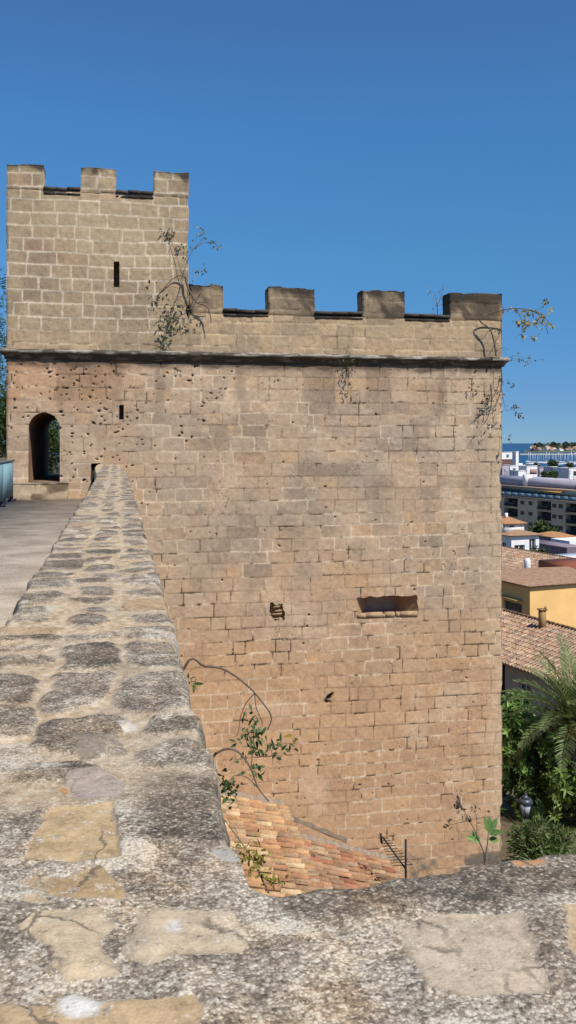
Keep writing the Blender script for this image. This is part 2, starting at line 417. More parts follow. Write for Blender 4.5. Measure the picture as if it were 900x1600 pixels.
pr = np.random.default_rng(5); PITS = []
for _ in range(5200):
    x = pr.uniform(XL, XR); z = pr.uniform(-12.5, 2.2)
    den = .055 + .95 * float(ss(3.4, -.5, np.array(x + z * -.5 - .3))) * float(ss(-2.0, 0.2, np.array(z))) * float(vn(np.array(x * .9), np.array(z * .9), 71) > .28)
    den += .10 * float(ss(.4, 1.6, np.array(z))) + .08 * float(vn(np.array(x * .5), np.array(z * .5), 72) > .66)
    if pr.random() < den * .62:
        big = 1. if den > .4 else .72
        PITS.append((x, z, big * (.014 + .040 * pr.random() ** 2), big * pr.uniform(.010, .024), pr.uniform(-.9, .3)))
PITS += [(6.1, -7.45, .13, .06, .7), (6.02, -7.6, .07, .05, -.2), (1.9, .05, .03, .03, 0)]
def pits(X, Z, nu, nv, o, res):
    m = np.zeros(X.shape)
    for x, z, a, b, w in PITS:
        r = int(a / res) + 4; i = int((x - o[0]) / res); j = int((z - o[2]) / res)
        sl = (slice(max(0, j - r), min(nv, j + r)), slice(max(0, i - r), min(nu, i + r)))
        xx = X[sl] - x; zz = Z[sl] - z
        p = (xx * math.cos(w) + zz * math.sin(w)) / a; q = (-xx * math.sin(w) + zz * math.cos(w)) / b
        m[sl] = np.maximum(m[sl], ss(1.3, .6, np.hypot(p, q) + (vn(X[sl] * 22, Z[sl] * 22, 73) - .5) * .7))
    return m
DOOR = (-2.44, -1.60, -1.08, .84); GUN = (6.93, 8.80, -5.15, -4.56); SLIT_L = (.02, .15, .66, 1.07); SLIT_T = (-.13, .03, 4.38, 5.10)
BRK = (4.36, 4.70, -5.09, -4.66); SLOT = (-.76, -.50, -1.42, -.56)
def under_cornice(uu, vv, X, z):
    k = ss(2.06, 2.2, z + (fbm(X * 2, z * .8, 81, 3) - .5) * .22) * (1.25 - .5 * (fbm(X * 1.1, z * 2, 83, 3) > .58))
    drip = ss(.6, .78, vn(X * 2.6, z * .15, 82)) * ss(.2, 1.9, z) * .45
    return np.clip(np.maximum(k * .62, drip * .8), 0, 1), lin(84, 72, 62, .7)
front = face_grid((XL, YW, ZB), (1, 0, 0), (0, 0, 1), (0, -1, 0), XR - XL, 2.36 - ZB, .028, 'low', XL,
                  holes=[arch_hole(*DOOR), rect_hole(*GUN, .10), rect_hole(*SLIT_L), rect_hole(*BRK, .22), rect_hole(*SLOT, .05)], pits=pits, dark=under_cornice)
sideR = face_grid((XR, YW, ZB), (0, 1, 0), (0, 0, 1), (1, 0, 0), 5.5, 2.36 - ZB, .08, 'low', 4, flipX=XR)
sideL = face_grid((XL, YW + 5.5, ZB), (0, -1, 0), (0, 0, 1), (-1, 0, 0), 5.5, 2.36 - ZB, .08, 'low', 4, flipX=XL)
back = face_grid((XL, YW + 5.5, ZB), (1, 0, 0), (0, 0, 1), (0, 1, 0), XR - XL, 2.36 - ZB, .08, 'low', XL, holes=[arch_hole(-2.30, -1.72, -1.08, .80)])
v, f, c = join([front, sideR, sideL, back])
def chip(v, xe):
    z = v[:, 2]; a = .085 * np.clip(fbm(z * 1.9, z * 0 + xe, 77, 4) - .40, 0, 1) / .3 * ss(.35, .65, vn(z * 2.4, z * 0 + 3, 78))
    v[:, 0] -= a * ss(.28, 0, np.abs(xe - v[:, 0])) * ss(.5, 0, np.abs(v[:, 1] - YW)); return v
v = chip(v, XR)
wall = mesh_np('wall', v, f, M_ASH, fort, col=c)
# upper parapet of the tower and the turret shaft
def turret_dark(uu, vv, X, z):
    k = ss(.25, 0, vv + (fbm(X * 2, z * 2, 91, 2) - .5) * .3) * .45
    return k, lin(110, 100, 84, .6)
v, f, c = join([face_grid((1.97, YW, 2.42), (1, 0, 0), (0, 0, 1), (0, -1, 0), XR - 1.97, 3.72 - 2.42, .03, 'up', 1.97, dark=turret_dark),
                face_grid((XR, YW, 2.42), (0, 1, 0), (0, 0, 1), (1, 0, 0), .65, 1.3, .05, 'up', 4, flipX=XR),
                face_grid((XR, YW + .65, 2.42), (-1, 0, 0), (0, 0, 1), (0, 1, 0), XR - 1.97, 1.3, .08, 'up', 4),
                face_grid((1.97, YW, 3.72), (1, 0, 0), (0, 1, 0), (0, 0, 1), XR - 1.97, .65, .08, 'up', 4)])
mesh_np('parapet', v, f, M_ASH, fort, col=c)
ash_box('deck', XL, XR, YW + .60, YW + 5.5, 2.30, 2.44, 'up', fort, .2, faces='TRB')
ash_box('parapet', 1.97, XR, YW + 4.85, YW + 5.5, 2.44, 3.8, 'up', fort, .1, faces='FBRT')
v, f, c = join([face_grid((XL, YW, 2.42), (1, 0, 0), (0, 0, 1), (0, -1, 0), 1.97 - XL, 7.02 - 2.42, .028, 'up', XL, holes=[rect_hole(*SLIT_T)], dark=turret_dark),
                face_grid((1.97, YW, 2.42), (0, 1, 0), (0, 0, 1), (1, 0, 0), 4.6, 4.6, .06, 'up', 4, flipX=1.0),
                face_grid((XL, YW + 4.6, 2.42), (0, -1, 0), (0, 0, 1), (-1, 0, 0), 4.6, 4.6, .06, 'up', 4, flipX=1.0),
                face_grid((1.97, YW + 4.6, 2.42), (-1, 0, 0), (0, 0, 1), (0, 1, 0), 5.0, 4.6, .08, 'up', 4, flipX=1.0),
                face_grid((XL, YW, 7.02), (1, 0, 0), (0, 1, 0), (0, 0, 1), 5.0, 4.6, .1, 'up', 4)])
turret = mesh_np('turret', chip(v, 1.97), f, M_ASH, fort, col=c)
def merlon_dark(uu, vv, X, z):
    vmax = vv.max()
    n = fbm(X * 1.6 + z * .3, z * 1.6 + uu, 95, 4)
    k = ss(vmax - .52, vmax - .05, vv + (n - .5) * .9) * .92
    k = np.maximum(k, .30 + ss(.40, .58, n) * .5)
    return np.clip(k, 0, 1), lin(62, 57, 51, .6)
def merlon_side(uu, vv, X, z):
    return np.full(uu.shape, .9), lin(56, 48, 40, .5)
for x0, x1 in ((1.975, 2.96), (4.28, 5.65), (7.10, 8.40), (9.81, XR)):
    o = ash_box('merlon', x0, x1, YW - .002, YW + .652, 3.70, 4.53, 'merlon', fort, .03, dark=merlon_dark)
def tmer_dark(uu, vv, X, z):
    vmax = vv.max(); n = fbm(X * 2.6, z * 2.6 + uu, 96, 4)
    return np.clip(ss(vmax - .25, vmax, vv + (n - .5) * .5) * .7 + ss(.5, .65, n) * .25, 0, 1), lin(84, 74, 60, .55)
for x0, x1 in ((XL, -2.04), (-1.04, -.07), (.98, 1.97)):
    ash_box('merlon', x0, x1, YW - .002, YW + .55, 7.0, 7.70, 'up', turret, .03, dark=tmer_dark)
for x0, x1 in ((XL, -2.04), (-1.04, -.07), (.98, 1.97)):
    ash_box('merlon', x0, x1, YW + 4.05, YW + 4.6, 7.0, 7.70, 'up', turret, .08)
def sill(x0, x1, z, par):
    mb = MB()
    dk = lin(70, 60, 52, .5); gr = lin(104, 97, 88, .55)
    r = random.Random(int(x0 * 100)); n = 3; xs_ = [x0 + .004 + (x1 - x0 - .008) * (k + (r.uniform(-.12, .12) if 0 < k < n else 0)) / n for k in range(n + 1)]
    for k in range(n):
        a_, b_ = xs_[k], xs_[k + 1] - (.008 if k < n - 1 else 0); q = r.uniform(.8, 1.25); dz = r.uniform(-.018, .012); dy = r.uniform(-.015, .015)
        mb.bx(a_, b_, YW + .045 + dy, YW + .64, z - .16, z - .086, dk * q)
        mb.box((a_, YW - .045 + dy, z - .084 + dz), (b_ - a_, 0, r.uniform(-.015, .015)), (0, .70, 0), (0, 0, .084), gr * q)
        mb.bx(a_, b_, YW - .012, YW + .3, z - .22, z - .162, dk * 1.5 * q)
    mb.build('sill', M_ASH, par)
for x0, x1 in ((2.96, 4.28), (5.65, 7.10), (8.40, 9.81)): sill(x0, x1, 3.86, fort)
for x0, x1 in ((-2.04, -1.04), (-.07, .98)): sill(x0, x1, 7.12, turret)
# string course, wrapped round the two visible corners
prof = [(0, 2.31), (.04, 2.315), (.05, 2.36), (.08, 2.42), (.13, 2.455), (.165, 2.475), (.175, 2.51), (.165, 2.555), (.13, 2.585), (.08, 2.60), (0, 2.61)]
path = []
for t in np.arange(0, 3.0, .1): path.append((XL, YW + 3.0 - t, -1, 0))
path.append((XL, YW, -1, -1))
for x in np.arange(XL + .04, XR, .04): path.append((x, YW, 0, -1))
path.append((XR, YW, 1, -1))
for t in np.arange(.1, 5.5, .1): path.append((XR, YW + t, 1, 0))
v = []; c = []
for (x, y, nx, ny) in path:
    for k, (p, z) in enumerate(prof):
        s_ = x * 1. + y * .7
        w = float(fbm(np.array(s_ * 2.2), np.array(k * .6), 101, 3)) - .5
        stp = .012 * (float(_h(np.array(math.floor(s_ / .85)), np.array(1), 5)) - .5)
        pp = max(0, p * (1 + .35 * w) + stp) if p else 0
        v.append((x + nx * pp, y + ny * pp, z + .035 * w * (p > .1) + stp))
        n1 = float(fbm(np.array(s_ * 3), np.array(k * 1.), 102, 3))
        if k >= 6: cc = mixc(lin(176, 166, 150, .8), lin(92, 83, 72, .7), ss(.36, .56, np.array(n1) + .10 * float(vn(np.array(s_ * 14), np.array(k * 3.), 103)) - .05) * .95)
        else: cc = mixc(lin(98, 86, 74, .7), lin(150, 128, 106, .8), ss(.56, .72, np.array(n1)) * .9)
        c.append(cc.ravel())
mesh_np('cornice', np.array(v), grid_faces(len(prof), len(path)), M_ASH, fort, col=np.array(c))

# passage behind the arched doorway
def arch_prof(x0, x1, z0, z1, n=14):
    cx, r = (x0 + x1) / 2, (x1 - x0) / 2; zs = z1 - r * 1.05
    return [(x0, z0)] + [(x0, z0 + (zs - z0) * k / 6) for k in range(1, 6)] + [(cx - r * math.cos(math.pi * k / n), zs + r * 1.05 * math.sin(math.pi * k / n)) for k in range(n + 1)] + [(x1, zs + (z0 - zs) * k / 6) for k in range(1, 6)] + [(x1, z0)]
rings = [(YW - .006, DOOR), (YW + .5, (-2.44, -1.60, -1.08, .84)), (YW + 1.2, (-2.42, -1.55, -1.08, .86)), (YW + 3.4, (-2.36, -1.6, -1.08, .84)), (YW + 5.51, (-2.30, -1.72, -1.08, .80))]
v = []; c = []
for i in range(40):
    t = i / 39; y = YW - .006 + t * 5.516
    k = max(q for q in range(4) if rings[q][0] <= y + 1e-6); a, b = rings[k], rings[k + 1]; w = (y - a[0]) / (b[0] - a[0])
    pr_ = arch_prof(*[a[1][q] * (1 - w) + b[1][q] * w for q in range(4)])
    for j, (x, z) in enumerate(pr_):
        nn = float(fbm(np.array(y * 3.), np.array(j * .5), 111, 3))
        if 0 < i < 39: x += (nn - .5) * .04
        v.append((x, y, z)); c.append(mixc(lin(196, 156, 124, .9), lin(120, 96, 78, .8), np.array(nn)).ravel())
L = len(arch_prof(*DOOR))
mesh_np('doorway', np.array(v), grid_faces(L, 40), M_ASH, fort, col=np.array(c))
mb = MB(); mb.bx(DOOR[0] - .01, DOOR[1] + .01, YW - .03, YW + 5.5, -1.2, -1.078, lin(150, 130, 106, .6))
mb.build('passage_floor', M_ASH, fort)
ash_box('threshold', -2.85, -1.35, YW - .34, YW - .012, -1.56, -1.10, 'merlon', fort, .03)
# recesses: arrow slits, gun port, broken pocket, slot
def recess(name, h, depth, par, cols, splay=0., sl=0.):
    x0, x1, z0, z1 = h; e = .02; mb = MB()
    a = [(x0 - e, YW + .004, z0 - e), (x1 + e, YW + .004, z0 - e), (x1 + e, YW + .004, z1 + e), (x0 - e, YW + .004, z1 + e)]
    b = [(x0 + splay, YW + depth, z0 + sl), (x1 - splay, YW + depth, z0 + sl), (x1 - splay, YW + depth, z1), (x0 + splay, YW + depth, z1)]
    for k, (i, j) in enumerate(((0, 1), (1, 2), (2, 3), (3, 0))): mb.quad(a[i], a[j], b[j], b[i], cols[k])
    mb.quad(*b, cols[4]); return mb.build(name, M_ASH, par)
st = lin(186, 152, 118, .68); dkc = lin(60, 48, 40, .5)
recess('arrow_slit', SLIT_T, .5, turret, [st] * 5); recess('arrow_slit', SLIT_L, .5, fort, [st] * 5)
recess('gun_port', GUN, .75, fort, [lin(180, 150, 124, 1.), st * 1.3, st, st * 1.3, lin(176, 150, 134, 1.)], .50, .06)
mb = MB()
xs = np.array([0, .14, .42, .455, .62, .645, .70, 1.0]) * (GUN[1] - GUN[0] - .02) + GUN[0] + .01
for i in range(7):
    j = (.0, .015, -.035, .01, -.05, .005, .012)[i]
    if i == 4: continue
    mb.bx(xs[i], xs[i + 1], YW - .02, YW + .16, GUN[2] - .03, GUN[2] + .10 + j, lin(206, 172, 134, .7))
mb.build('sill', M_ASH, fort)
recess('wall_pocket', BRK, .16, fort, [st * 1.3, st * 1.2, st * .8, st * 1.2, st * 1.2])
mb = MB()
for k, (x, z, w, h) in enumerate(((4.42, -4.80, .2, .05), (4.46, -4.92, .22, .045), (4.40, -5.02, .26, .06))):
    mb.box((x, YW + .02, z), (w, 0, .02), (0, .18, 0), (.01, 0, h), lin(180, 146, 112, .8))
mb.build('rubble', M_ASH, fort)
recess('wall_slot', SLOT, .14, fort, [dkc * 2.2] * 5)

# ================================================================== LONG PARAPET AND CROSS PARAPET (one L-shaped wall)
ZT = -.6
par = empty('stone_parapet', (0, 6, -1.55), 'weathered rubble parapet with broad lichen crusted top, running from the foreground to the tower', 'parapet')
def warmed(c): return c * np.array([1.03, 1.0, .94])
def poly(pts): return np.array([onplane(*p) for p in pts])
def sdpoly(P, x, y):
    d = np.full(x.shape, 1e9); s = np.ones(x.shape); n = len(P); j = n - 1
    for i in range(n):
        ex, ey = P[j] - P[i]; wx, wy = x - P[i][0], y - P[i][1]
        t = np.clip((wx * ex + wy * ey) / (ex * ex + ey * ey), 0, 1)
        d = np.minimum(d, (wx - ex * t) ** 2 + (wy - ey * t) ** 2)
        c1 = y >= P[i][1]; c2 = y < P[j][1]; c3 = ex * wy > ey * wx
        s = np.where((c1 & c2 & c3) | (~c1 & ~c2 & ~c3), -s, s); j = i
    return s * np.sqrt(d)
KP = .80
STONES = [
 ([(618, 1437), (700, 1430), (835, 1432), (862, 1545), (795, 1550), (720, 1560), (682, 1545), (648, 1490)], lin(200, 183, 162, KP), .004, .3),
 ([(105, 1207), (150, 1200), (176, 1205), (190, 1225), (186, 1252), (112, 1254)], lin(178, 162, 150, KP), .004, .8),
 ([(78, 1265), (180, 1260), (182, 1300), (190, 1338), (112, 1354), (28, 1352)], lin(196, 170, 132, KP), .004, .9),
 ([(62, 1366), (110, 1372), (160, 1352), (186, 1385), (188, 1412), (95, 1406), (22, 1386)], lin(180, 153, 116, KP), .004, .8),
 ([(20, 1452), (60, 1430), (155, 1422), (172, 1450), (160, 1470), (184, 1500), (186, 1524), (112, 1532), (72, 1482)], lin(208, 188, 158, KP), .008, 1.),
 ([(205, 1437), (240, 1424), (372, 1424), (390, 1450), (368, 1482), (300, 1490), (250, 1503), (194, 1490)], lin(204, 186, 160, KP), .008, 1.),
 ([(-40, 1575), (90, 1562), (200, 1552), (290, 1550), (318, 1585), (330, 1650), (-40, 1650)], lin(198, 172, 136, KP), .006, .9),
 ([(885, 1418), (960, 1405), (990, 1500), (930, 1512), (893, 1490)], lin(206, 180, 146, KP), .006, .8),
 ([(30, 1402), (60, 1400), (100, 1415), (60, 1420), (22, 1415)], lin(200, 178, 148, KP), .005, .8),
 ([(790, 1345), (838, 1336), (846, 1350), (800, 1358)], lin(200, 152, 110, KP), .006, .8),
 ([(92, 1232), (104, 1226), (108, 1240), (98, 1246)], lin(206, 150, 96, KP), .003, .6),
 ([(180, 1128), (215, 1126), (218, 1140), (190, 1142)], lin(214, 206, 196, KP), .004, .4),
 ([(110, 1150), (190, 1146), (205, 1180), (120, 1190)], lin(150, 138, 122, KP), .006, .6),
 ([(320, 1325), (360, 1324), (372, 1346), (340, 1352)], lin(188, 184, 178, KP), .004, .3),
 ([(90, 1556), (120, 1548), (155, 1562), (150, 1585), (100, 1590), (85, 1575)], lin(232, 228, 222, KP), .007, .2),
 ([(255, 1442), (275, 1440), (280, 1455), (255, 1460)], lin(236, 232, 226, KP), .009, .2),
]
STONES = [(poly(p), warmed(c), h, e) for p, c, h, e in STONES]
DARKP = [(poly([(228, 1222), (345, 1215), (358, 1308), (300, 1318), (205, 1312)]), 1.),
         (poly([(400, 1395), (560, 1350), (900, 1325), (960, 1330), (960, 1385), (800, 1405), (620, 1420), (470, 1432)]), .85),
         (poly([(225, 1140), (330, 1130), (345, 1200), (240, 1200)]), .7), (poly([(-60, 1190), (60, 1200), (60, 1260), (-60, 1290)]), .5)]
XEL, XER = -.372, .172
sr = np.random.default_rng(21); ROWS = []
for (a, b) in ((-.405, -.185), (-.155, -.012), (.032, .205)):
    y = 1.62 + sr.uniform(0, .1)
    while y < 26.2:
        hy = sr.choice([.045, .075, .10, .13, .16]) * sr.uniform(.85, 1.15); g = sr.uniform(.02, .085)
        x0 = a + sr.uniform(-.02, .035); x1 = b + sr.uniform(-.035, .02)
        tone = sr.random(); hh = sr.uniform(.004, .022)
        ROWS.append(((x0 + x1) / 2, y + hy, (x1 - x0) / 2, hy, tone, hh, sr.uniform(-.3, .3))); y += 2 * hy + g
def yfar(x): return 1.185 + .14 * (x - .205) + .055 * np.exp(-np.maximum(x - .172, 0) / .025)
def top_field(x, y):
    """height offset, stone mask, stone colour, darkness, cream mortar at plan points"""
    wx = x + (fbm(x * 14, y * 14, 201, 3) - .5) * .035; wy = y + (fbm(x * 14, y * 14, 202, 3) - .5) * .035
    h = (fbm(x * 4, y * 4, 203, 3) - .5) * .022 + (fbm(x * 34, y * 34, 204, 3) - .5) * .006
    near = ss(1.85, 1.45, y + (fbm(x * 5, y * 5, 209, 2) - .5) * .5)
    rough = 1 + 0 * x
    stone = np.zeros(x.shape); col = np.ones(x.shape + (3,)) * lin(170, 155, 130, KP)
    dark = .28 + .55 * (fbm(x * 3.2, y * 3.2, 205, 3) - .35)
    for P, k in DARKP:
        dark = np.maximum(dark, k * ss(.03, -.02, sdpoly(P, wx, wy)))
    m = np.abs(y - yfar(x)) < 2
    for P, c, hh, e in STONES:
        if y.min() > P[:, 1].max() + .1: continue
        sd = sdpoly(P, wx, wy); k = ss(.006, -.008, sd)
        cn = c * (1 + .28 * (fbm(x * 16, y * 16, 206, 4) - .5))[..., None]
        col = mixc(col, cn, k); stone = np.maximum(stone, k * .97)
        hs = (fbm(x * 9, y * 9, 211, 3) - .5) * .016 + (vn(x * 60, y * 60, 212) - .5) * .0016
        h = h * (1 - k * .75) + k * e * hs + .35 * hh * ss(.008, -.03, sd); dark = dark * (1 - .6 * k)
    cov = np.zeros(x.shape); hr = np.zeros(x.shape)
    ys = y.mean(1) if y.ndim == 2 else y
    for cx, cy, hx, hy, tone, hh, rot in ROWS:
        sel = np.where((ys > cy - hy - .1) & (ys < cy + hy + .1))[0]
        if len(sel) == 0: continue
        s0, s1 = sel[0], sel[-1] + 1
        X = wx[s0:s1] - cx + (fbm(x[s0:s1] * 7, y[s0:s1] * 7, 213, 2) - .5) * .09; Y = wy[s0:s1] - cy - rot * X + (fbm(x[s0:s1] * 7, y[s0:s1] * 7, 214, 2) - .5) * .09
        qx = np.abs(X) - hx + .05; qy = np.abs(Y) - hy + .05
        sd = np.hypot(np.maximum(qx, 0), np.maximum(qy, 0)) + np.minimum(np.maximum(qx, qy), 0) - .05
        k = ss(.010, -.008, sd)
        k = k * (1 - near[s0:s1])
        if tone > .93:
            cc = np.ones(X.shape + (3,)) * lin(190, 160, 122, KP) * (1 + .6 * (fbm(x[s0:s1] * 22, y[s0:s1] * 22, 207, 3) - .5))[..., None]
            col[s0:s1] = mixc(col[s0:s1], cc, k); stone[s0:s1] = np.maximum(stone[s0:s1], k * .9)
        else: dark[s0:s1] = dark[s0:s1] * (1 - k) + k * (.42 + .55 * tone)
        cov[s0:s1] = np.maximum(cov[s0:s1], k)
        hr[s0:s1] = np.maximum(hr[s0:s1], (hh * .28 + .002) * k)
    cream = (1 - near) * (1 - cov) * (.55 + .45 * ss(.38, .58, fbm(x * 5, y * 4, 208, 3)))
    dark = dark * (1 - .6 * (1 - cov) * (1 - near))
    h = h + hr
    # white lichen rosettes
    w = ss(.70, .76, fbm(x * 9 + 3, y * 9, 210, 3)) * (stone < .5)
    dark = dark - 1.0 * w
    return h, stone, col, np.clip(dark, -.6, 1), cream
ys = [.30]
while ys[-1] < 26.02: ys.append(ys[-1] + .0042 * max(ys[-1], .85) ** 1.3)
ys = np.array(ys); ys[-1] = 26.02
t = np.linspace(0, 1, 150)
xl = XEL - .20 * ss(15, 24, ys); xr = XER - .15 * ss(18, 26, ys)
X = xl[:, None] + (xr - xl)[:, None] * t[None]; Y = np.repeat(ys[:, None], 150, 1)
X += (fbm(Y * 9, X * 4, 220, 3) - .5) * .05 * (ss(.8, 1, np.abs(t * 2 - 1)) * np.where((t > .5)[None] & (ys[:, None] < 1.34), 0, 1))
h, stone, col, dark, cream = top_field(X, Y)
edge_r = np.minimum(1, (1 - t)[None] * (xr - xl)[:, None] / .022); edge_l = np.minimum(1, t[None] * (xr - xl)[:, None] / .022)
rr = .016 * (1 - np.sqrt(np.clip(1 - (1 - edge_r) ** 2, 0, 1))) * ss(1.28, 1.40, Y); rl = .016 * (1 - np.sqrt(np.clip(1 - (1 - edge_l) ** 2, 0, 1)))
Z = ZT + h - rr - rl
def skirt(X, Y, Z, side, zb):
    cols = []
    x = X[:, -1 if side > 0 else 0]; y = Y[:, 0]; z = Z[:, -1 if side > 0 else 0]
    for dz, dx in ((.03, .006), (.08, .008), (.2, .006), (.45, .0), (zb, 0.)):
        cols.append((x + side * (dx + .012 * (vn(y * 9, np.full(y.shape, dz * 13), 231) - .5)), y, z - dz))
    return cols if side > 0 else cols[::-1]
def with_skirts(X, Y, Z, A, left, right):
    L = skirt(X, Y, Z, -1, left) if left else []; Rr = skirt(X, Y, Z, 1, right) if right else []
    st_ = lambda i, m: np.concatenate([np.stack([q[i] for q in L], 1)] * bool(L) + [m] + [np.stack([q[i] for q in Rr], 1)] * bool(Rr), 1)
    out = [st_(0, X), st_(1, Y), st_(2, Z)]; res = []
    for a in A:
        l = [np.repeat(a[:, :1], len(L), 1)] if L else []; r = [np.repeat(a[:, -1:], len(Rr), 1)] if Rr else []
        res.append(np.concatenate(l + [a] + r, 1))
    return out, res
(Xa, Ya, Za), (stone, col, dark, cream) = with_skirts(X, Y, Z, [stone, col, dark, cream], .95, 12.9)
V1 = np.stack([Xa, Ya, Za], -1); n1 = V1.shape
f1 = grid_faces(n1[1], n1[0])
mesh_np('coping', V1.reshape(-1, 3), f1, M_CRUST, par, col=col.reshape(-1, 3), attrs={'stone': stone, 'dark': dark, 'cream': cream})
# cross parapet to the right
xs = np.arange(XER, 3.2, .0045); xs[0] = XER
tt = np.linspace(0, 1, 190)
yf = yfar(xs) + (fbm(xs * 7, xs * 0, 241, 4) - .5) * .06 * ss(.17, .26, xs)
X = np.repeat(xs[:, None], 190, 1); Y = .30 + (yf - .30)[:, None] * tt[None]
h, stone, col, dark, cream = top_field(X.T.copy(), Y.T.copy())
h, stone, dark, cream = h.T, stone.T, dark.T, cream.T; col = col.transpose(1, 0, 2)
e = np.minimum(1, (1 - tt)[None] * (yf - .3)[:, None] / .025)
Z = ZT + h - .018 * (1 - np.sqrt(np.clip(1 - (1 - e) ** 2, 0, 1))) + .02 * ss(.6, 1.2, X) * ss(.7, 1.2, Y)
cols = []
for dz in (.03, .08, .2, .45, 12.9): cols.append((X[:, -1], Y[:, -1] + .006 + .012 * (vn(xs * 9, xs * 0 + dz * 13, 232) - .5), Z[:, -1] - dz))
X2 = np.concatenate([X] + [q[0][:, None] for q in cols], 1); Y2 = np.concatenate([Y] + [q[1][:, None] for q in cols], 1); Z2 = np.concatenate([Z] + [q[2][:, None] for q in cols], 1)
rep = lambda a: np.concatenate([a] + [a[:, -1:]] * len(cols), 1)
V2 = np.stack([X2, Y2, Z2], -1)
mesh_np('coping', V2.reshape(-1, 3), grid_faces(V2.shape[1], V2.shape[0])[:, ::-1], M_CRUST, par, col=rep(col).reshape(-1, 3), attrs={'stone': rep(stone), 'dark': rep(dark), 'cream': rep(cream)})

# ================================================================== WALKWAY, BARRIER, GROUND
def m_ground(name, stops, s1, s2, bd=.004):
    m, nt, b = mat_new(name); p = geo(nt); b.inputs['Roughness'].default_value = .95
    n1 = noise(nt, p, s1, 6, .6); n2 = noise(nt, p, s2, 4, .8)
    k = math_n(nt, 'ADD', math_n(nt, 'MULTIPLY', n1, .5), math_n(nt, 'MULTIPLY', n2, .5))
    nt.links.new(ramp(nt, k, stops), b.inputs['Base Color']); bump(nt, b, n2, bd); return m
M_WALK = m_ground('worn_concrete', [(.40, lin(132, 121, 110, 1.06) * np.array([1.0, .98, .94])), (.5, lin(166, 154, 142, 1.06) * np.array([1.0, .98, .94])), (.60, lin(190, 178, 164, 1.06) * np.array([1.0, .98, .94]))], 1.3, 38)
M_EARTH = m_ground('dry_earth', [(.35, lin(88, 80, 58, .5)), (.5, lin(140, 124, 96, .5)), (.65, lin(168, 150, 120, .5))], .15, 3)
M_PAVE = m_ground('shaded_paving', [(.35, (.10, .09, .085)), (.65, (.2, .18, .165))], .4, 6)
mb = MB(); mb.bx(-2.95, XEL + .02, -6, YW - .005, -13.6, -1.55); mb.build('walkway', M_WALK, kind='structure')
mb = MB(); mb.bx(-6, 3.2, -6, .35, -13.6, -1.555); mb.build('platform', M_WALK, kind='structure')

bar = empty('metal_barrier', (-2.76, 18, -1.55), 'teal blue sheet metal barrier on low feet beside the walkway near the door', 'barrier')
M_TEAL = m_plain('teal_paint', lin(132, 168, 178, .85), .55, .10, 2.5)
mb = MB()
for y0 in np.arange(9.0, 25.0, 2.0):
    y1 = min(y0 + 1.98, 25.35)
    mb.bx(-2.78, -2.75, y0, y1, -1.40, -.50)
    for k in range(9): mb.bx(-2.753, -2.742, y0 + .1 + k * .22, y0 + .13 + k * .22, -1.38, -.52)
mb.build('panel', M_TEAL, bar)
mb = MB(); mb.tube([(-2.76, 9, -.47), (-2.76, 25.4, -.47)], .028, 8); mb.build('rail', M_TEAL, bar)
for y0 in list(np.arange(9.0, 25.2, 2.0)) + [25.35]:
    mb = MB(); mb.tube([(-2.80, y0, -1.5), (-2.80, y0, -.46)], .022, 6); mb.bx(-2.87, -2.70, y0 - .10, y0 + .06, -1.551, -1.50)
    mb.build('post', M_IRON, bar)

# terrain: one sheet that falls from the fortress to the harbour
def ground_z(x, y):
    d = np.hypot(x, y)
    z = np.interp(d, [0, 33, 45, 80, 150, 250, 600, 1200, 1320, 1500, 60000], [-13.5, -13.5, -16, -18.2, -23, -31, -32.5, -33.2, -33.5, -40, -60])
    x0 = np.where(y > 31, 3.0, -1.6)
    hi = np.interp(d, [0, 60, 200, 600], [-2.2, -2.6, -12, -33])
    k = ss(1.0, -1.0, (x - x0) / np.maximum(.6, (d - 25) * .12))
    return np.where(z > hi, z, z + (hi - z) * k)
rad = np.concatenate([[0], np.geomspace(.8, 60000, 170)]); an = np.linspace(-math.pi, math.pi, 241)
RR, AA = np.meshgrid(rad, an); gx = RR * np.sin(AA); gy = RR * np.cos(AA)
gz = ground_z(gx, gy) + (fbm(gx * .2, gy * .2, 301, 3) - .5) * .3
gv = np.stack([gx, gy, gz], -1).reshape(-1, 3)
mesh_np('ground', gv, grid_faces(len(rad), len(an)), M_EARTH, kind='structure')
m, nt, b = mat_new('sea_water'); p = geo(nt)
nt.links.new(ramp(nt, noise(nt, p, .004, 4, .5), [(.3, (.008, .045, .11)), (.7, (.015, .075, .15))]), b.inputs['Base Color'])
b.inputs['Roughness'].default_value = .35; b.inputs['Specular IOR Level'].default_value = .2
bump(nt, b, noise(nt, p, .35, 4, .6), .4, .5); M_SEA = m
q = []
for d, ww in ((1320, 3000), (60000, 90000)):
    for s_ in (-1, 1): q.append((*plan(s_ * ww, d), -34))
mesh_np('sea', np.array(q), np.array([[0, 1, 3, 2]]), M_SEA, kind='structure')

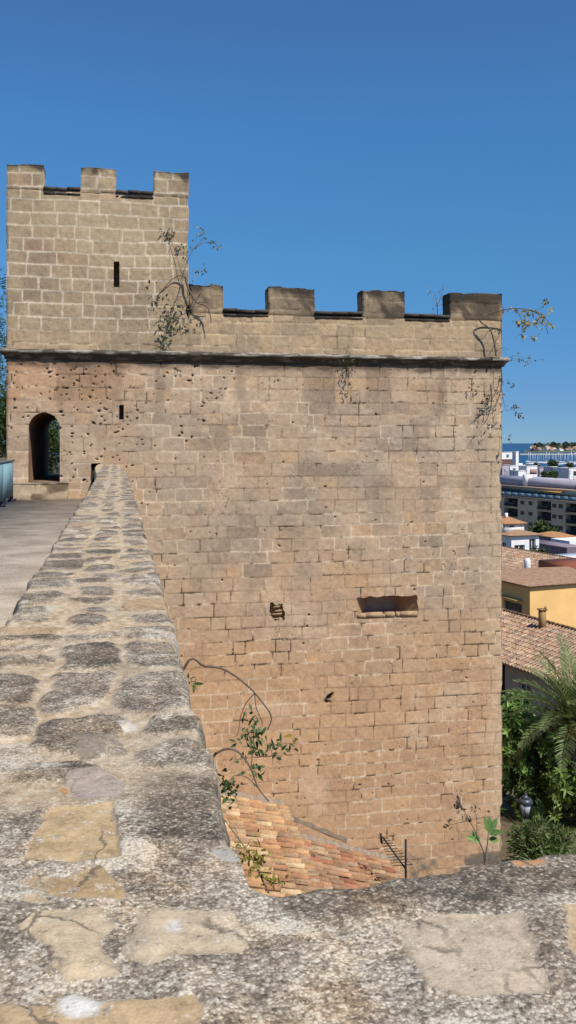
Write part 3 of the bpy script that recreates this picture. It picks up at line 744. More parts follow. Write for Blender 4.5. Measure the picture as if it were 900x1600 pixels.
# ================================================================== LEAVES AND PLANTS
def leaf_mesh(C, D, U, L, Wd, colr, fold=.25, droop=.0):
    """C base points, D directions, U up-ish normals -> folded leaf of 6 vertices each"""
    C = np.asarray(C, float); D = D / np.linalg.norm(D, axis=1, keepdims=True)
    S = np.cross(D, U); S /= np.maximum(np.linalg.norm(S, axis=1, keepdims=True), 1e-6); Nn = np.cross(S, D)
    L = np.broadcast_to(L, len(C))[:, None]; Wd = np.broadcast_to(Wd, len(C))[:, None]
    mid = C + D * L * .5 - Nn * L * droop * .25; tip = C + D * L - Nn * L * droop
    l1 = C + D * L * .35 + S * Wd * .5 + Nn * Wd * fold; r1 = C + D * L * .35 - S * Wd * .5 + Nn * Wd * fold
    l2 = C + D * L * .72 + S * Wd * .36 + Nn * Wd * fold * .7 - Nn * L * droop * .5; r2 = C + D * L * .72 - S * Wd * .36 + Nn * Wd * fold * .7 - Nn * L * droop * .5
    V = np.stack([C, l1, l2, tip, r2, r1, mid], 1)
    b = (np.arange(len(C)) * 7)[:, None]
    f = np.concatenate([b + np.array([[0, 6, 2, 1]]), b + np.array([[0, 5, 4, 6]])]); t3 = np.concatenate([b + np.array([[6, 3, 2]]), b + np.array([[6, 4, 3]])])
    return V.reshape(-1, 3), [f, t3], np.repeat(colr, 7, 0)
def rdir(n, r=rng):
    v = r.normal(size=(n, 3)); return v / np.linalg.norm(v, axis=1, keepdims=True)
def leaf_colors(n, a, b, r=rng, yel=0.):
    t = r.random(n)[:, None]; c = np.array(a) * (1 - t) + np.array(b) * t
    if yel: k = r.random(n) < yel; c[k] = c[k] * .4 + np.array([.22, .17, .03]) * .6
    return c
def blob_points(n, cen, rad, r, shell=.55, lumps=14):
    """points in an uneven crown: union of random lobes inside an ellipsoid"""
    cen = np.array(cen); rad = np.array(rad)
    lc = rdir(lumps, r) * r.uniform(.35, .8, (lumps, 1)); lr = r.uniform(.26, .48, lumps)
    k = r.integers(0, lumps, n); d = rdir(n, r)
    p = lc[k] + d * (lr[k] * (shell + (1 - shell) * r.random(n) ** .5))[:, None]
    return cen + p * rad, d
def tree(name, label, base, h, crown, rad, n, L, wd, ca, cb, seed, cat='tree', group=None, rosette=0, limbs=7, trunk_r=.18, lumps=16, shell=.55):
    r = np.random.default_rng(seed); base = Vector(base)
    t = empty(name, base, label, cat, group)
    p, d = blob_points(n, crown, rad, r, shell, lumps)
    if rosette:
        k = rosette; cen = np.repeat(p, k, 0); ax = d + np.array([0, -.25, .55]); ax /= np.linalg.norm(ax, axis=1, keepdims=True); ax = np.repeat(ax, k, 0)
        a = rdir(len(cen), r); a -= (a * ax).sum(1, keepdims=True) * ax; a /= np.linalg.norm(a, axis=1, keepdims=True)
        D = a + ax * r.uniform(.15, 1.0, (len(cen), 1)); v, f, c = leaf_mesh(cen, D, ax, L * r.uniform(.7, 1.2, len(cen)), wd * r.uniform(.8, 1.2, len(cen)), np.repeat(leaf_colors(n, ca, cb, r), k, 0) * r.uniform(.7, 1.3, (len(cen), 1)), .18, .15)
    else:
        D = d + r.normal(size=d.shape) * .7; v, f, c = leaf_mesh(p, D, rdir(n, r), L * r.uniform(.6, 1.3, n), wd, leaf_colors(n, ca, cb, r) * r.uniform(.6, 1.3, (n, 1)), .1)
    mesh_np('crown', v, f, M_LEAF, t, col=c)
    mb = MB(); cen = Vector(crown); top = cen + Vector((0, 0, rad[2] * .3))
    mb.tube([base, base.lerp(top, .35) + Vector((.1, .05, 0)) * h * .2, top], [trunk_r, trunk_r * .75, trunk_r * .2], 8)
    for k in range(limbs):
        s_ = base.lerp(top, r.uniform(.35, .75)); e_ = Vector(p[r.integers(0, n)])
        mb.tube([s_, s_.lerp(e_, .5) + Vector((0, 0, .12 * rad[2])), e_], [trunk_r * .4, trunk_r * .25, trunk_r * .06], 5)
    mb.build('trunk', M_BARK, t); return t

G1, G2 = (.020, .048, .010), (.075, .135, .030)
# big leaved tree and shrub behind the right corner
zt = lambda x, y: float(ground_z(np.array(x), np.array(y)))
pA = W(828, 1200, 34.0); pB = W(893, 1255, 32.5); pC = W(800, 1140, 37)
tree('broadleaf_tree', 'dense tree with glossy rosettes of broad leaves, left of the palm and above the lantern', (pA.x, pA.y, -13.5), 5, (pA.x + .1, pA.y, pA.z + .25), (2.0, 1.5, 2.65), 720, .30, .10, (.07, .135, .028), (.25, .36, .09), 41, rosette=9, lumps=22, shell=.75)
tree('broadleaf_shrub', 'broad leaved shrub below the palm fronds at the right edge', (pB.x, pB.y, -13.5), 3, (pB.x + .2, pB.y, pB.z), (1.35, 1.1, 1.7), 330, .30, .09, (.07, .13, .028), (.24, .34, .085), 42, cat='shrub', rosette=9, lumps=14, shell=.75)
tree('broadleaf_tree', 'dark leafy tree standing close behind the tower corner under the eaves', (pC.x, pC.y, -13.8), 5, (pC.x, pC.y, pC.z), (1.5, 1.2, 2.0), 380, .28, .10, (.08, .14, .03), (.24, .34, .09), 43, rosette=8, lumps=14, shell=.7)
pD = W(836, 1332, 27.7)
tree('oleander_shrub', 'low dark shrub with narrow leaves filling the corner under the lantern', (pD.x, pD.y, -13.5), 2, (pD.x + .25, pD.y, pD.z), (1.15, .7, .95), 2600, .22, .045, (.05, .085, .025), (.16, .21, .07), 44, cat='shrub', lumps=14, limbs=4, trunk_r=.06)
# pines on the left behind the tower
for k, (x, y, h, lab) in enumerate(((-6.0, 36.4, 9.6, 'dark green pine left of the turret, cut by the picture edge'), (-4.2, 38.5, 5.4, 'lower green pine seen behind the barrier and through the doorway'), (-10.5, 29, 6.0, 'bushy pine rising past the end of the teal barrier'))):
    z0 = zt(x, y)
    tree('pine_tree', lab, (x, y, z0), h, (x, y, z0 + h * .62), (3.0, 2.6, h * .42), 15000, .20, .035, (.03, .06, .016), (.11, .155, .05), 50 + k, limbs=12, trunk_r=.22, lumps=30, shell=.35)
tree('laurel_bush', 'leafy bush showing green through the arched doorway', (-2.75, 38.6, zt(-2.75, 38.6)), 3, (-2.75, 38.6, .1), (1.7, 1.2, 1.9), 5000, .16, .05, (.03, .06, .016), (.11, .17, .05), 58, cat='bush', lumps=20, limbs=5, trunk_r=.07)
# palm
pp = W(897, 1128, 33.0)
palm = empty('palm_tree', (pp.x, pp.y, -13.6), 'date palm with arching fronds in front of the tiled roof at the right edge', 'palm')
mb = MB(); tp = []
for i in range(24):
    z = -13.6 + (pp.z - .1 + 13.6) * i / 23; tp.append((pp.x + .05 * math.sin(i * .2), pp.y, z))
mb.tube(tp, [.23 + .035 * (i % 2) - .002 * i for i in range(24)], 12); mb.build('trunk', M_BARK, palm)
pr = np.random.default_rng(9)
for k in range(38):
    az = k * 2.39996; el0 = R(84 - 92 * (k / 37) ** 0.9); Lf = pr.uniform(2.6, 3.3) * (1 if k < 30 else .85)
    hd = np.array([math.sin(az), math.cos(az), 0]); pts = [np.array([pp.x, pp.y, pp.z])]; el = el0; n = 22
    for i in range(n):
        el -= (.018 + .042 * (i / n)) * (1.15 if k > 8 else .7)
        pts.append(pts[-1] + (hd * math.cos(el) + np.array([0, 0, math.sin(el)])) * Lf / n)
    pts = np.array(pts); C = []; D = []; U = []; LL = []
    side = np.cross(hd, [0, 0, 1.])
    for i in range(2, n + 1):
        tg = pts[i] - pts[i - 1]; tg /= np.linalg.norm(tg); nn = np.cross(side, tg)
        if nn[2] < 0: nn = -nn
        for q in (0, .5):
            for s_ in (-1, 1):
                C.append(pts[i - 1] + (pts[i] - pts[i - 1]) * q); D.append(side * s_ * 1. + tg * 1.05 + nn * .35 + pr.normal(size=3) * .09); U.append(nn)
                LL.append(.52 * math.sin(math.pi * (.18 + .74 * i / n)) + .06)
    dry = k > 34
    a, b_ = ((.10, .15, .055), (.25, .31, .13)) if not dry else ((.16, .14, .07), (.26, .22, .11))
    v, f, c = leaf_mesh(np.array(C), np.array(D), np.array(U), np.array(LL), .033, leaf_colors(len(C), a, b_, pr), .3, .08)
    o = mesh_np('frond', v, f, M_LEAF, palm, col=c)
    mb = MB(); mb.tube(pts, [.026 - .022 * i / n for i in range(n + 1)], 5, (.20, .20, .09) if not dry else (.3, .24, .13)); mb.build('midrib', M_DRYLEAF, o)
# orange fruit stalks at the crown
mb = MB()
for k in range(10):
    a = pr.uniform(2.6, 5.0); e = np.array([pp.x + math.cos(a) * .5, pp.y - .25 - .3 * pr.random(), pp.z - .15 - .35 * pr.random()])
    mb.tube([(pp.x, pp.y - .1, pp.z), tuple((e + np.array([pp.x, pp.y, pp.z + .5])) / 2), tuple(e)], .02, 4, (.38, .15, .03))
mb.build('fruit_stalk', M_DRYLEAF, palm)
# agave like spiky plant, pale pillar, planter
pa = W(868, 1345, 27.0)
v = []; C = []; D = []
ag = empty('agave', (pa.x, pa.y, -13.5), 'spiky agave with long pale green blades under the shrub beyond the wall', 'plant')
ar = np.random.default_rng(4)
for k in range(22):
    a = k * 2.4; e = ar.uniform(.3, 1.2)
    D.append((math.cos(a) * math.cos(e), math.sin(a) * math.cos(e), math.sin(e))); C.append((pa.x, pa.y, -13.1))
v, f, c = leaf_mesh(np.array(C), np.array(D), np.tile([[0, 0, 1.]], (22, 1)), ar.uniform(1.0, 1.5, 22), .15, leaf_colors(22, (.09, .14, .07), (.2, .25, .13), ar), .3, .2)
mesh_np('leaves', v, f, M_LEAF, ag, col=c)
mb = MB(); mb.tube([(pa.x, pa.y, -13.5), (pa.x, pa.y, -12.7)], [.22, .12], 8); mb.build('stem', M_BARK, ag)

# ---- street lantern on its post
lp = W(821, 1257, 28.6); lamp = empty('street_lamp', (lp.x, lp.y, -13.5), 'black iron lantern with grey glass on a post before the dark tree', 'street lamp')
mb = MB(); mb.tube([(lp.x, lp.y, -13.5), (lp.x, lp.y, -13.2), (lp.x, lp.y, -13.15), (lp.x, lp.y, lp.z - .62), (lp.x, lp.y, lp.z - .42)], [.11, .10, .05, .04, .06], 10); mb.build('post', M_IRON, lamp)
M_LGLASS = m_plain('frosted_glass', (.40, .42, .46), .25, .1, 8)
def frustum(mb, c, r0, r1, z0, z1, n=6):
    v = [(c.x + r * math.cos(math.pi * 2 * k / n), c.y + r * math.sin(math.pi * 2 * k / n), z) for r, z in ((r0, z0), (r1, z1)) for k in range(n)]
    mb.add(v, [(k, (k + 1) % n, n + (k + 1) % n, n + k) for k in range(n)] + [tuple(range(n))[::-1], tuple(range(n, 2 * n))])
mb = MB(); frustum(mb, lp, .12, .22, lp.z - .36, lp.z + .06); mb.build('lantern_glass', M_LGLASS, lamp)
mb = MB()
for k in range(6):
    a = math.pi * 2 * k / 6
    mb.tube([(lp.x + .125 * math.cos(a), lp.y + .125 * math.sin(a), lp.z - .37), (lp.x + .228 * math.cos(a), lp.y + .228 * math.sin(a), lp.z + .08)], .012, 4)
frustum(mb, lp, .07, .12, lp.z - .40, lp.z - .32); mb.build('lantern_frame', M_IRON, lamp)
mb = MB(); frustum(mb, lp, .27, .17, lp.z + .07, lp.z + .20); frustum(mb, lp, .15, .05, lp.z + .20, lp.z + .30); frustum(mb, lp, .03, .04, lp.z + .30, lp.z + .36)
mb.build('lantern_cap', m_plain('zinc', (.10, .11, .13), .4, .2, 9, metal=.5), lamp)

# ================================================================== TILED LEAN-TO AGAINST THE WALL
TC = [lin(202, 152, 108, .80), lin(214, 176, 130, .80), lin(190, 134, 98, .78), lin(196, 160, 120, .8), lin(224, 196, 154, .82), lin(164, 132, 106, .74)]
TC3 = [lin(192, 142, 104, .76), lin(184, 148, 114, .76), lin(200, 152, 112, .76), lin(160, 130, 106, .72), lin(200, 172, 138, .76), lin(186, 118, 86, .76)]
TC2 = [lin(200, 160, 128, .86), lin(208, 176, 144, .86), lin(184, 142, 114, .86), lin(170, 142, 120, .86), lin(214, 184, 150, .86), lin(176, 152, 134, .86)]
def tile_slope(o, ex, es, width, length, pitch, expose, cols, seed, keep=None, seg=6, n_up=None, jitter=1.):
    """barrel tiles: ex along the eave, es down the slope (unit), o = upper corner"""
    r = np.random.default_rng(seed); o, ex, es = (np.array(q, float) for q in (o, ex, es))
    nn = np.cross(ex, es); nn = nn if nn[2] > 0 else -nn
    nc, nr = int(width / pitch), int(math.ceil(length / expose)); V = []; Fq = []; C = []; b = 0
    for ci in range(nc):
        for ri in range(nr):
            for chan in (0, 1):
                u = (ci + .5 + .5 * chan) * pitch + r.normal() * .012 * jitter; w0 = ri * expose + r.normal() * .015 * jitter; w1 = min(w0 + expose * 1.18, length + .05)
                if keep is not None and not keep(u, (w0 + w1) / 2): continue
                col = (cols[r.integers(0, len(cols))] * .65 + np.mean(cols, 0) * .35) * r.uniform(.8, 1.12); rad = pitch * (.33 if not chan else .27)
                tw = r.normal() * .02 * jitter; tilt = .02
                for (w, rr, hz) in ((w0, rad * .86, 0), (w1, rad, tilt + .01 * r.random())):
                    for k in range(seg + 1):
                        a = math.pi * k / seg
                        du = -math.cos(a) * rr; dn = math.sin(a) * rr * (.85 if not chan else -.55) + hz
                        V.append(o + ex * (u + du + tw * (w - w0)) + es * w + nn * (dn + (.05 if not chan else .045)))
                        C.append(col * (1 if not chan else .38) * (.8 if hz == 0 else 1.08))  # channel tiles coloured darker: shade in the gaps between barrels is painted in
                Fq += [(b + k, b + k + 1, b + seg + 2 + k, b + seg + 1 + k) for k in range(seg)]
                if not chan: pass
                b += 2 * (seg + 1)
    q = [o, o + ex * width, o + ex * width + es * length, o + es * length]
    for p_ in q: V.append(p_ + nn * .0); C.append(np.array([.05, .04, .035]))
    Fl = [np.array(Fq)]
    if keep is None: Fl.append(np.array([(b, b + 1, b + 2, b + 3)]))
    return np.array(V), Fl, np.array(C)
lean = empty('lean_to', (4.5, 24, -13.6), 'low outbuilding with stepped orange barrel tile roofs against the foot of the tower', 'outbuilding')
def shed(x0, z0, x1, z1, ya, yb, seed, nm):
    es = Vector((x1 - x0, 0, z1 - z0)); L = es.length; es.normalize()
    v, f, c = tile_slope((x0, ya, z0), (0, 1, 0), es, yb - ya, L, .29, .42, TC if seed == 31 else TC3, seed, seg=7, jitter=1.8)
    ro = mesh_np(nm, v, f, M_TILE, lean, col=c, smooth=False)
    mb = MB(); n = 40                                     # mortar fillet against the tower, rough
    for i in range(n):
        t0, t1 = i / n, (i + 1) / n; J = [.03 * math.sin(q * 1.7) * math.sin(q * .61) for q in (i, i + 1)]
        a = Vector((x0, yb, z0)).lerp(Vector((x1, yb, z1)), t0); b_ = Vector((x0, yb, z0)).lerp(Vector((x1, yb, z1)), t1)
        mb.add([a + Vector((0, -.22 - J[0], .05)), b_ + Vector((0, -.22 - J[1], .05)), b_ + Vector((0, -.004, .22 + J[1])), a + Vector((0, -.004, .22 + J[0]))], [(0, 1, 2, 3)], lin(150, 134, 116, .9) * (1 + .10 * math.sin(i * 2.3)))
    mb.build('flashing', M_ASH, ro)
    mb = MB()                                             # mortared verge tiles at the eave
    for i in range(int((yb - ya) / .235)):
        y = ya + (i + .5) * .235
        mb.tube([(x1 + .03, y, z1 + .02), (x1 - .22, y, z1 + .085)], [.088, .08], 8, lin(226, 196, 158, .58) * random.uniform(.8, 1.1))
    mb.build('eave_tiles', M_TILE, ro)
    return ro
q1 = onwall(443, 1262); q0 = onwall(330, 1238); q3 = onwall(612, 1349); q2 = onwall(452, 1306)
q0.x = .3; q0.z = q1.z + (q1.x - .3) * .255
shed(q0.x, q0.z, q1.x, q1.z, 17.5, 25.98, 31, 'roof')
shed(q2.x - .35, q2.z + .09, q3.x, q3.z, 17.5, 25.98, 32, 'roof')
mb = MB(); mb.bx(.25, q1.x - .12, 17.6, 25.98, -13.6, q1.z - .10); mb.bx(q1.x - .125, q3.x - .1, 17.65, 25.98, -13.6, q3.z - .06)
mb.build('wall', m_plain('render_plaster', lin(190, 168, 138, .5), .9, .2, 2))
bpy.context.scene.objects['wall.001'].parent = lean; bpy.context.scene.objects['wall.001'].location = -lean.location
# old roof scar of mortar on the tower
mb = MB()
a, b_ = onwall(452, 1275), onwall(542, 1312)
for i in range(24):
    p0 = a.lerp(b_, i / 24); p1 = a.lerp(b_, (i + 1) / 24); j = .05 * math.sin(i * .9); j1 = .05 * math.sin((i + 1) * .9)
    mb.add([p0 + Vector((0, -.012, -.08)), p1 + Vector((0, -.012, -.08)), p1 + Vector((0, -.02, .05 + j1 * .5)), p0 + Vector((0, -.02, .05 + j * .5))], [(0, 1, 2, 3)], lin(164, 148, 128, .85) * (1 + .08 * math.sin(i * 1.9)))
mb.build('mortar_scar', M_ASH, fort)
# aerial
ab = W(634, 1380, 24.2)
ant = empty('tv_aerial', (ab.x, ab.y, ab.z), 'dark television aerial with a comb of rods on a short mast above the tiled eave', 'aerial')
mb = MB(); mb.tube([(ab.x, ab.y, ab.z - .8), (ab.x, ab.y, ab.z + 1.16)], .030, 8); mb.build('mast', M_IRON, ant)
bs, be = W(634, 1358, 24.2), W(598, 1308, 25.2)
mb = MB(); mb.tube([bs, be], .022, 6); bo = mb.build('boom', M_IRON, ant)
mb = MB()
for i in range(11):
    p = bs.lerp(be, .12 + .085 * i); d = Vector((.30 - .015 * i, .05, -.03))
    mb.tube([p - d, p + d], .010, 5)
mb.tube([be + Vector((-.06, 0, .10)), be + Vector((-.03, 0, -.16))], .035, 6); mb.build('rods', M_IRON, bo)

# ================================================================== CREEPERS AND TWIGS
def twig_plant(name, label, paths, rad, leafspec, cat='plant', twigs=None, seed=1, leafmat=None, at=None, side=0):
    """paths: polylines of world points; leaves scattered along given stretches"""
    r = np.random.default_rng(seed)
    t = empty(name, at or paths[0][0], label, cat); mb = MB(); C = []
    for P, rr in zip(paths, rad):
        P = [Vector(p) for p in P]; Q = []
        for i in range(len(P) - 1):
            p0, p1, p2, p3 = P[max(i - 1, 0)], P[i], P[i + 1], P[min(i + 2, len(P) - 1)]
            for k in range(5):
                s_ = k / 5
                Q.append(.5 * ((2 * p1) + (p2 - p0) * s_ + (2 * p0 - 5 * p1 + 4 * p2 - p3) * s_ ** 2 + (-p0 + 3 * p1 - 3 * p2 + p3) * s_ ** 3))
        Q.append(P[-1]); n = len(Q)
        mb.tube(Q, [rr * (1 - .6 * i / n) for i in range(n)], 5)
        for _ in range(side):
            i = r.integers(n // 3, n); e = Q[i] + Vector(r.normal(size=3) * rr * 14) - Vector((0, 0, rr * 6))
            mb.tube([Q[i], (Q[i] + e) / 2 + Vector((0, 0, rr * 2)), e], rr * .3, 4)
    mb.build('stem', M_TWIG, t)
    Cc = []; D = []; Ls = []; Ws = []; cl = []
    for cen, spread, n, L, wd, a, b_ in leafspec:
        cen = np.array(cen)
        for k in range(n):
            Cc.append(cen + r.normal(size=3) * spread); D.append(r.normal(size=3) * .8 + np.array([0, 0, -.45])); Ls.append(L * r.uniform(.6, 1.2)); Ws.append(wd)
        cl.append(leaf_colors(n, a, b_, r))
    if Cc:
        v, f, c = leaf_mesh(np.array(Cc), np.array(D), rdir(len(Cc), r) + np.array([0, -.6, .6]), np.array(Ls), np.array(Ws), np.concatenate(cl), .15, .15)
        mesh_np('leaves', v, f, leafmat or M_LEAF, t, col=c)
    return t
GA, GB = (.06, .11, .035), (.15, .20, .07)
DRY1, DRY2 = (.12, .10, .065), (.22, .18, .11)
Pt = lambda d, pts: [W(x, y, d) for x, y in pts]
# arching bush growing out of the drop side of the long parapet
d0 = 6.2
root = Vector((.165, 6.3, -2.5)); root2 = Vector((.165, 5.9, -2.6))
paths = [[root] + Pt(d0, [(286, 1047), (320, 1041), (352, 1047), (385, 1070), (408, 1095), (424, 1120), (418, 1140)]),
         [W(398, 1083, d0)] + Pt(d0, [(385, 1098), (376, 1120), (372, 1145), (366, 1152)]),
         [W(398, 1083, d0)] + Pt(d0, [(400, 1104), (408, 1124), (410, 1135)]),
         [root2] + Pt(d0 - .1, [(326, 1192), (340, 1176), (358, 1170), (376, 1178), (392, 1202), (404, 1232), (420, 1252)]),
         [W(392, 1202, d0 - .1)] + Pt(d0 - .1, [(394, 1180), (392, 1160), (394, 1140)]),
         [W(404, 1232, d0 - .1)] + Pt(d0 - .1, [(386, 1215), (366, 1212), (354, 1230)])]
def LS(d, lst, L, wd, a=GA, b=GB): return [(tuple(W(x, y, d)), np.array([sx, .05, sy]) * d / 1420, n, L, wd, a, b) for x, y, sx, sy, n in lst]
twig_plant('climbing_bush', 'arching bare stems with small clusters of green leaves before the tower wall', paths, [.010, .004, .004, .010, .004, .004],
           LS(d0, [(392, 1145, 11, 14, 44), (398, 1128, 6, 8, 8), (384, 1160, 10, 8, 12), (434, 1168, 11, 9, 26), (400, 1200, 9, 8, 18), (354, 1226, 9, 12, 40), (358, 1240, 8, 5, 10), (370, 1190, 9, 8, 6), (398, 1170, 10, 8, 10)], .062, .022, (.04, .08, .03), (.17, .23, .10))
           + LS(d0, [(302, 1066, 7, 5, 10)], .07, .024) + LS(d0, [(461, 1155, 4, 3, 4)], .06, .025, (.3, .28, .02), (.4, .34, .03)), 'bush', seed=3)
# yellowing weed on the tiles
twig_plant('roof_weed', 'yellow green weed sprawling over the orange roof tiles', [Pt(18.6, [(420, 1395), (405, 1365), (390, 1335), (350, 1280)]), Pt(18.6, [(405, 1365), (425, 1380), (440, 1378)])], [.02, .015],
           LS(18.6, [(400, 1345, 9, 13, 46), (385, 1332, 8, 8, 20), (432, 1376, 9, 4, 16), (412, 1366, 6, 6, 14)], .17, .06, (.16, .17, .03), (.34, .28, .07)), 'weed', seed=4, side=3)
# seedling at the far edge of the cross parapet
ds = 1.62; sb = W(757, 1352, ds)
twig_plant('wild_tobacco_plant', 'young plant with broad green leaves and a dry flower stalk, sprouting behind the foreground wall', [
    [Vector((sb.x, sb.y, sb.z - .08)), W(757, 1345, ds), W(752, 1322, ds), W(745, 1308, ds)], [W(757, 1345, ds), W(762, 1315, ds), W(763, 1300, ds)],
    [W(752, 1322, ds), W(741, 1296, ds), W(728, 1272, ds), W(716, 1248, ds)], [W(733, 1282, ds), W(720, 1285, ds), W(698, 1290, ds)], [W(745, 1305, ds), W(745, 1280, ds), W(740, 1262, ds)]],
    [.0016, .0014, .0012, .0008, .0008], LS(ds, [(716, 1250, 3, 5, 9), (722, 1264, 4, 6, 9), (700, 1288, 5, 3, 9), (743, 1262, 3, 4, 6), (730, 1276, 4, 5, 6)], .010, .005, (.10, .06, .04), (.2, .13, .08)), 'plant', seed=5)
sp = bpy.data.objects['wild_tobacco_plant']
C = []; D = []
for (x, y, dx, dy, dd) in ((750, 1318, -14, -22, .3), (752, 1316, -30, -14, -.2), (764, 1302, -6, -24, 0), (764, 1302, 14, -20, .3), (764, 1304, 20, -8, -.3), (762, 1312, 24, 2, .3), (764, 1300, 4, -26, .5)):
    C.append(tuple(W(x, y, ds))); D.append(((dx * CT + dd * 14 * ST), -dx * ST + dd * 16, -dy))
v, f, c = leaf_mesh(np.array(C), np.array(D, float), np.tile([[0, -.8, .5]], (7, 1)), np.array([.026, .03, .03, .032, .026, .024, .028]), .0115, leaf_colors(7, (.09, .17, .05), (.17, .27, .07)), .12, .18)
mesh_np('leaves', v, f, M_LEAF, sp, col=c)
# caper hanging from the turret corner
dt = 25.75
twig_plant('caper_bush', 'straggling dry caper hanging over the joint of turret and battlement', [
    Pt(dt, [(293, 440), (284, 431), (272, 434), (260, 446), (246, 462), (236, 474)]), Pt(dt, [(290, 432), (292, 445), (300, 462), (308, 473), (322, 478), (328, 490), (330, 505)]),
    Pt(dt, [(308, 473), (320, 472), (332, 468)]), Pt(dt, [(286, 434), (280, 456), (270, 480), (262, 505), (254, 530), (252, 545)]), Pt(dt, [(285, 432), (296, 400), (306, 385), (318, 372)]), Pt(dt, [(300, 392), (316, 380), (332, 380), (346, 388)]), Pt(dt, [(284, 428), (276, 400), (266, 372), (262, 360)])],
    [.018, .032, .014, .011, .009, .008, .008],
    LS(dt, [(240, 445, 9, 7, 16), (246, 468, 6, 7, 14), (244, 484, 4, 5, 9)], .12, .07, (.07, .065, .045), (.13, .12, .085)) + LS(dt, [(272, 488, 9, 14, 26), (260, 512, 7, 9, 28), (252, 535, 6, 9, 28), (266, 500, 8, 12, 22), (290, 488, 10, 12, 8), (310, 495, 14, 9, 6)], .14, .06, (.15, .165, .10), (.30, .30, .20))
    + LS(dt, [(314, 365, 4, 5, 14), (330, 380, 5, 3, 12), (340, 387, 5, 3, 12), (304, 382, 6, 4, 10), (262, 366, 6, 6, 26), (282, 386, 6, 3, 10), (308, 425, 7, 6, 10), (320, 418, 5, 5, 6)], .11, .05, (.13, .14, .075), (.24, .23, .13)), 'plant', seed=6, leafmat=M_DRYLEAF, side=3)
# capers at the right corner
dr = 27.3
twig_plant('caper_bush', 'thin caper with yellowed leaves reaching over the right corner of the battlement', [
    Pt(dr, [(775, 556), (773, 540), (766, 515), (750, 501), (765, 490), (783, 485), (805, 482), (830, 485), (850, 496)]), Pt(dr, [(805, 482), (815, 500), (815, 528)]), Pt(dr, [(830, 485), (845, 490), (860, 508)]), Pt(dr, [(835, 486), (850, 478), (853, 470)]), Pt(dr, [(776, 548), (783, 543)])],
    [.03, .012, .012, .010, .014],
    LS(dr, [(826, 488, 5, 4, 22), (846, 495, 5, 4, 22), (824, 505, 6, 4, 26), (840, 505, 5, 4, 18), (853, 471, 3, 3, 10), (860, 484, 3, 2, 8), (815, 518, 3, 8, 12), (858, 507, 4, 3, 10), (800, 484, 7, 2, 10), (812, 502, 7, 4, 14), (832, 530, 4, 4, 8)], .12, .07, (.24, .22, .10), (.46, .38, .13)), 'plant', seed=7, leafmat=M_DRYLEAF, side=3)
twig_plant('caper_bush', 'dry twigs dangling below the cornice at the right corner', [
    Pt(dr, [(783, 575), (784, 600), (778, 625), (770, 640)]), Pt(dr, [(782, 590), (774, 615), (765, 628)]), Pt(dr, [(783, 602), (790, 640), (800, 640), (812, 648)]), Pt(dr, [(770, 575), (772, 610)]), Pt(dr, [(783, 575), (800, 556), (828, 562)]), Pt(dr, [(756, 620), (774, 615)])],
    [.022, .016, .008, .011, .007, .011],
    LS(dr, [(778, 620, 5, 12, 12), (762, 625, 8, 14, 11), (768, 655, 7, 12, 8), (750, 600, 8, 12, 6)], .14, .05, (.08, .07, .05), (.15, .13, .1)) + LS(dr, [(804, 638, 5, 4, 16), (812, 648, 3, 3, 12), (798, 600, 6, 3, 8), (806, 560, 6, 3, 12), (828, 562, 6, 3, 12), (798, 685, 3, 4, 8)], .11, .05, (.10, .12, .08), (.2, .2, .14)), 'plant', seed=8, leafmat=M_DRYLEAF, side=3)
twig_plant('cornice_weed', 'little tuft growing on the cornice below the middle merlon', [Pt(26.75, [(545, 560), (543, 572), (541, 590)])], [.02], LS(26.6, [(545, 565, 8, 5, 40), (542, 595, 5, 14, 30)], .11, .035, (.06, .07, .03), (.12, .12, .06)), 'weed', seed=9)
twig_plant('cornice_weed', 'dry weed on the battlement wall between the second and third merlon tops', [Pt(28.2, [(684, 500), (682, 470), (676, 455)]), Pt(28.2, [(683, 480), (690, 460), (693, 446)])], [.012, .01], LS(28.2, [(684, 470, 7, 9, 22), (692, 450, 3, 5, 10), (672, 455, 4, 5, 10)], .09, .03, (.2, .19, .13), (.3, .28, .2)), 'weed', seed=10, leafmat=M_DRYLEAF)

# ================================================================== TOWN
E1 = Vector((*plan(.4, -.917), 0)).normalized(); E2 = Vector((*plan(.917, .4), 0)).normalized()   # street grid of the town
BK = -E1; UP = Vector((0, 0, 1))
def panel(mb, o, eu, nrm, U, V, holes, c=None):
    """wall face with real openings: o lower corner, eu along, V up; holes (u0,u1,v0,v1,depth)"""
    us = sorted({0, U, *[h[0] for h in holes], *[h[1] for h in holes]}); vs = sorted({0, V, *[h[2] for h in holes], *[h[3] for h in holes]})
    P = lambda u, v, d=0: o + eu * u + UP * v - nrm * d
    for i in range(len(us) - 1):
        for j in range(len(vs) - 1):
            cu, cv = (us[i] + us[i + 1]) / 2, (vs[j] + vs[j + 1]) / 2
            if any(h[0] < cu < h[1] and h[2] < cv < h[3] for h in holes): continue
            mb.quad(P(us[i], vs[j]), P(us[i + 1], vs[j]), P(us[i + 1], vs[j + 1]), P(us[i], vs[j + 1]))
    for u0, u1, v0, v1, d in holes:
        a = [P(u0, v0), P(u1, v0), P(u1, v1), P(u0, v1)]; b = [P(u0, v0, d), P(u1, v0, d), P(u1, v1, d), P(u0, v1, d)]
        for k in range(4): mb.quad(a[k], b[k], b[(k + 1) % 4], a[(k + 1) % 4])
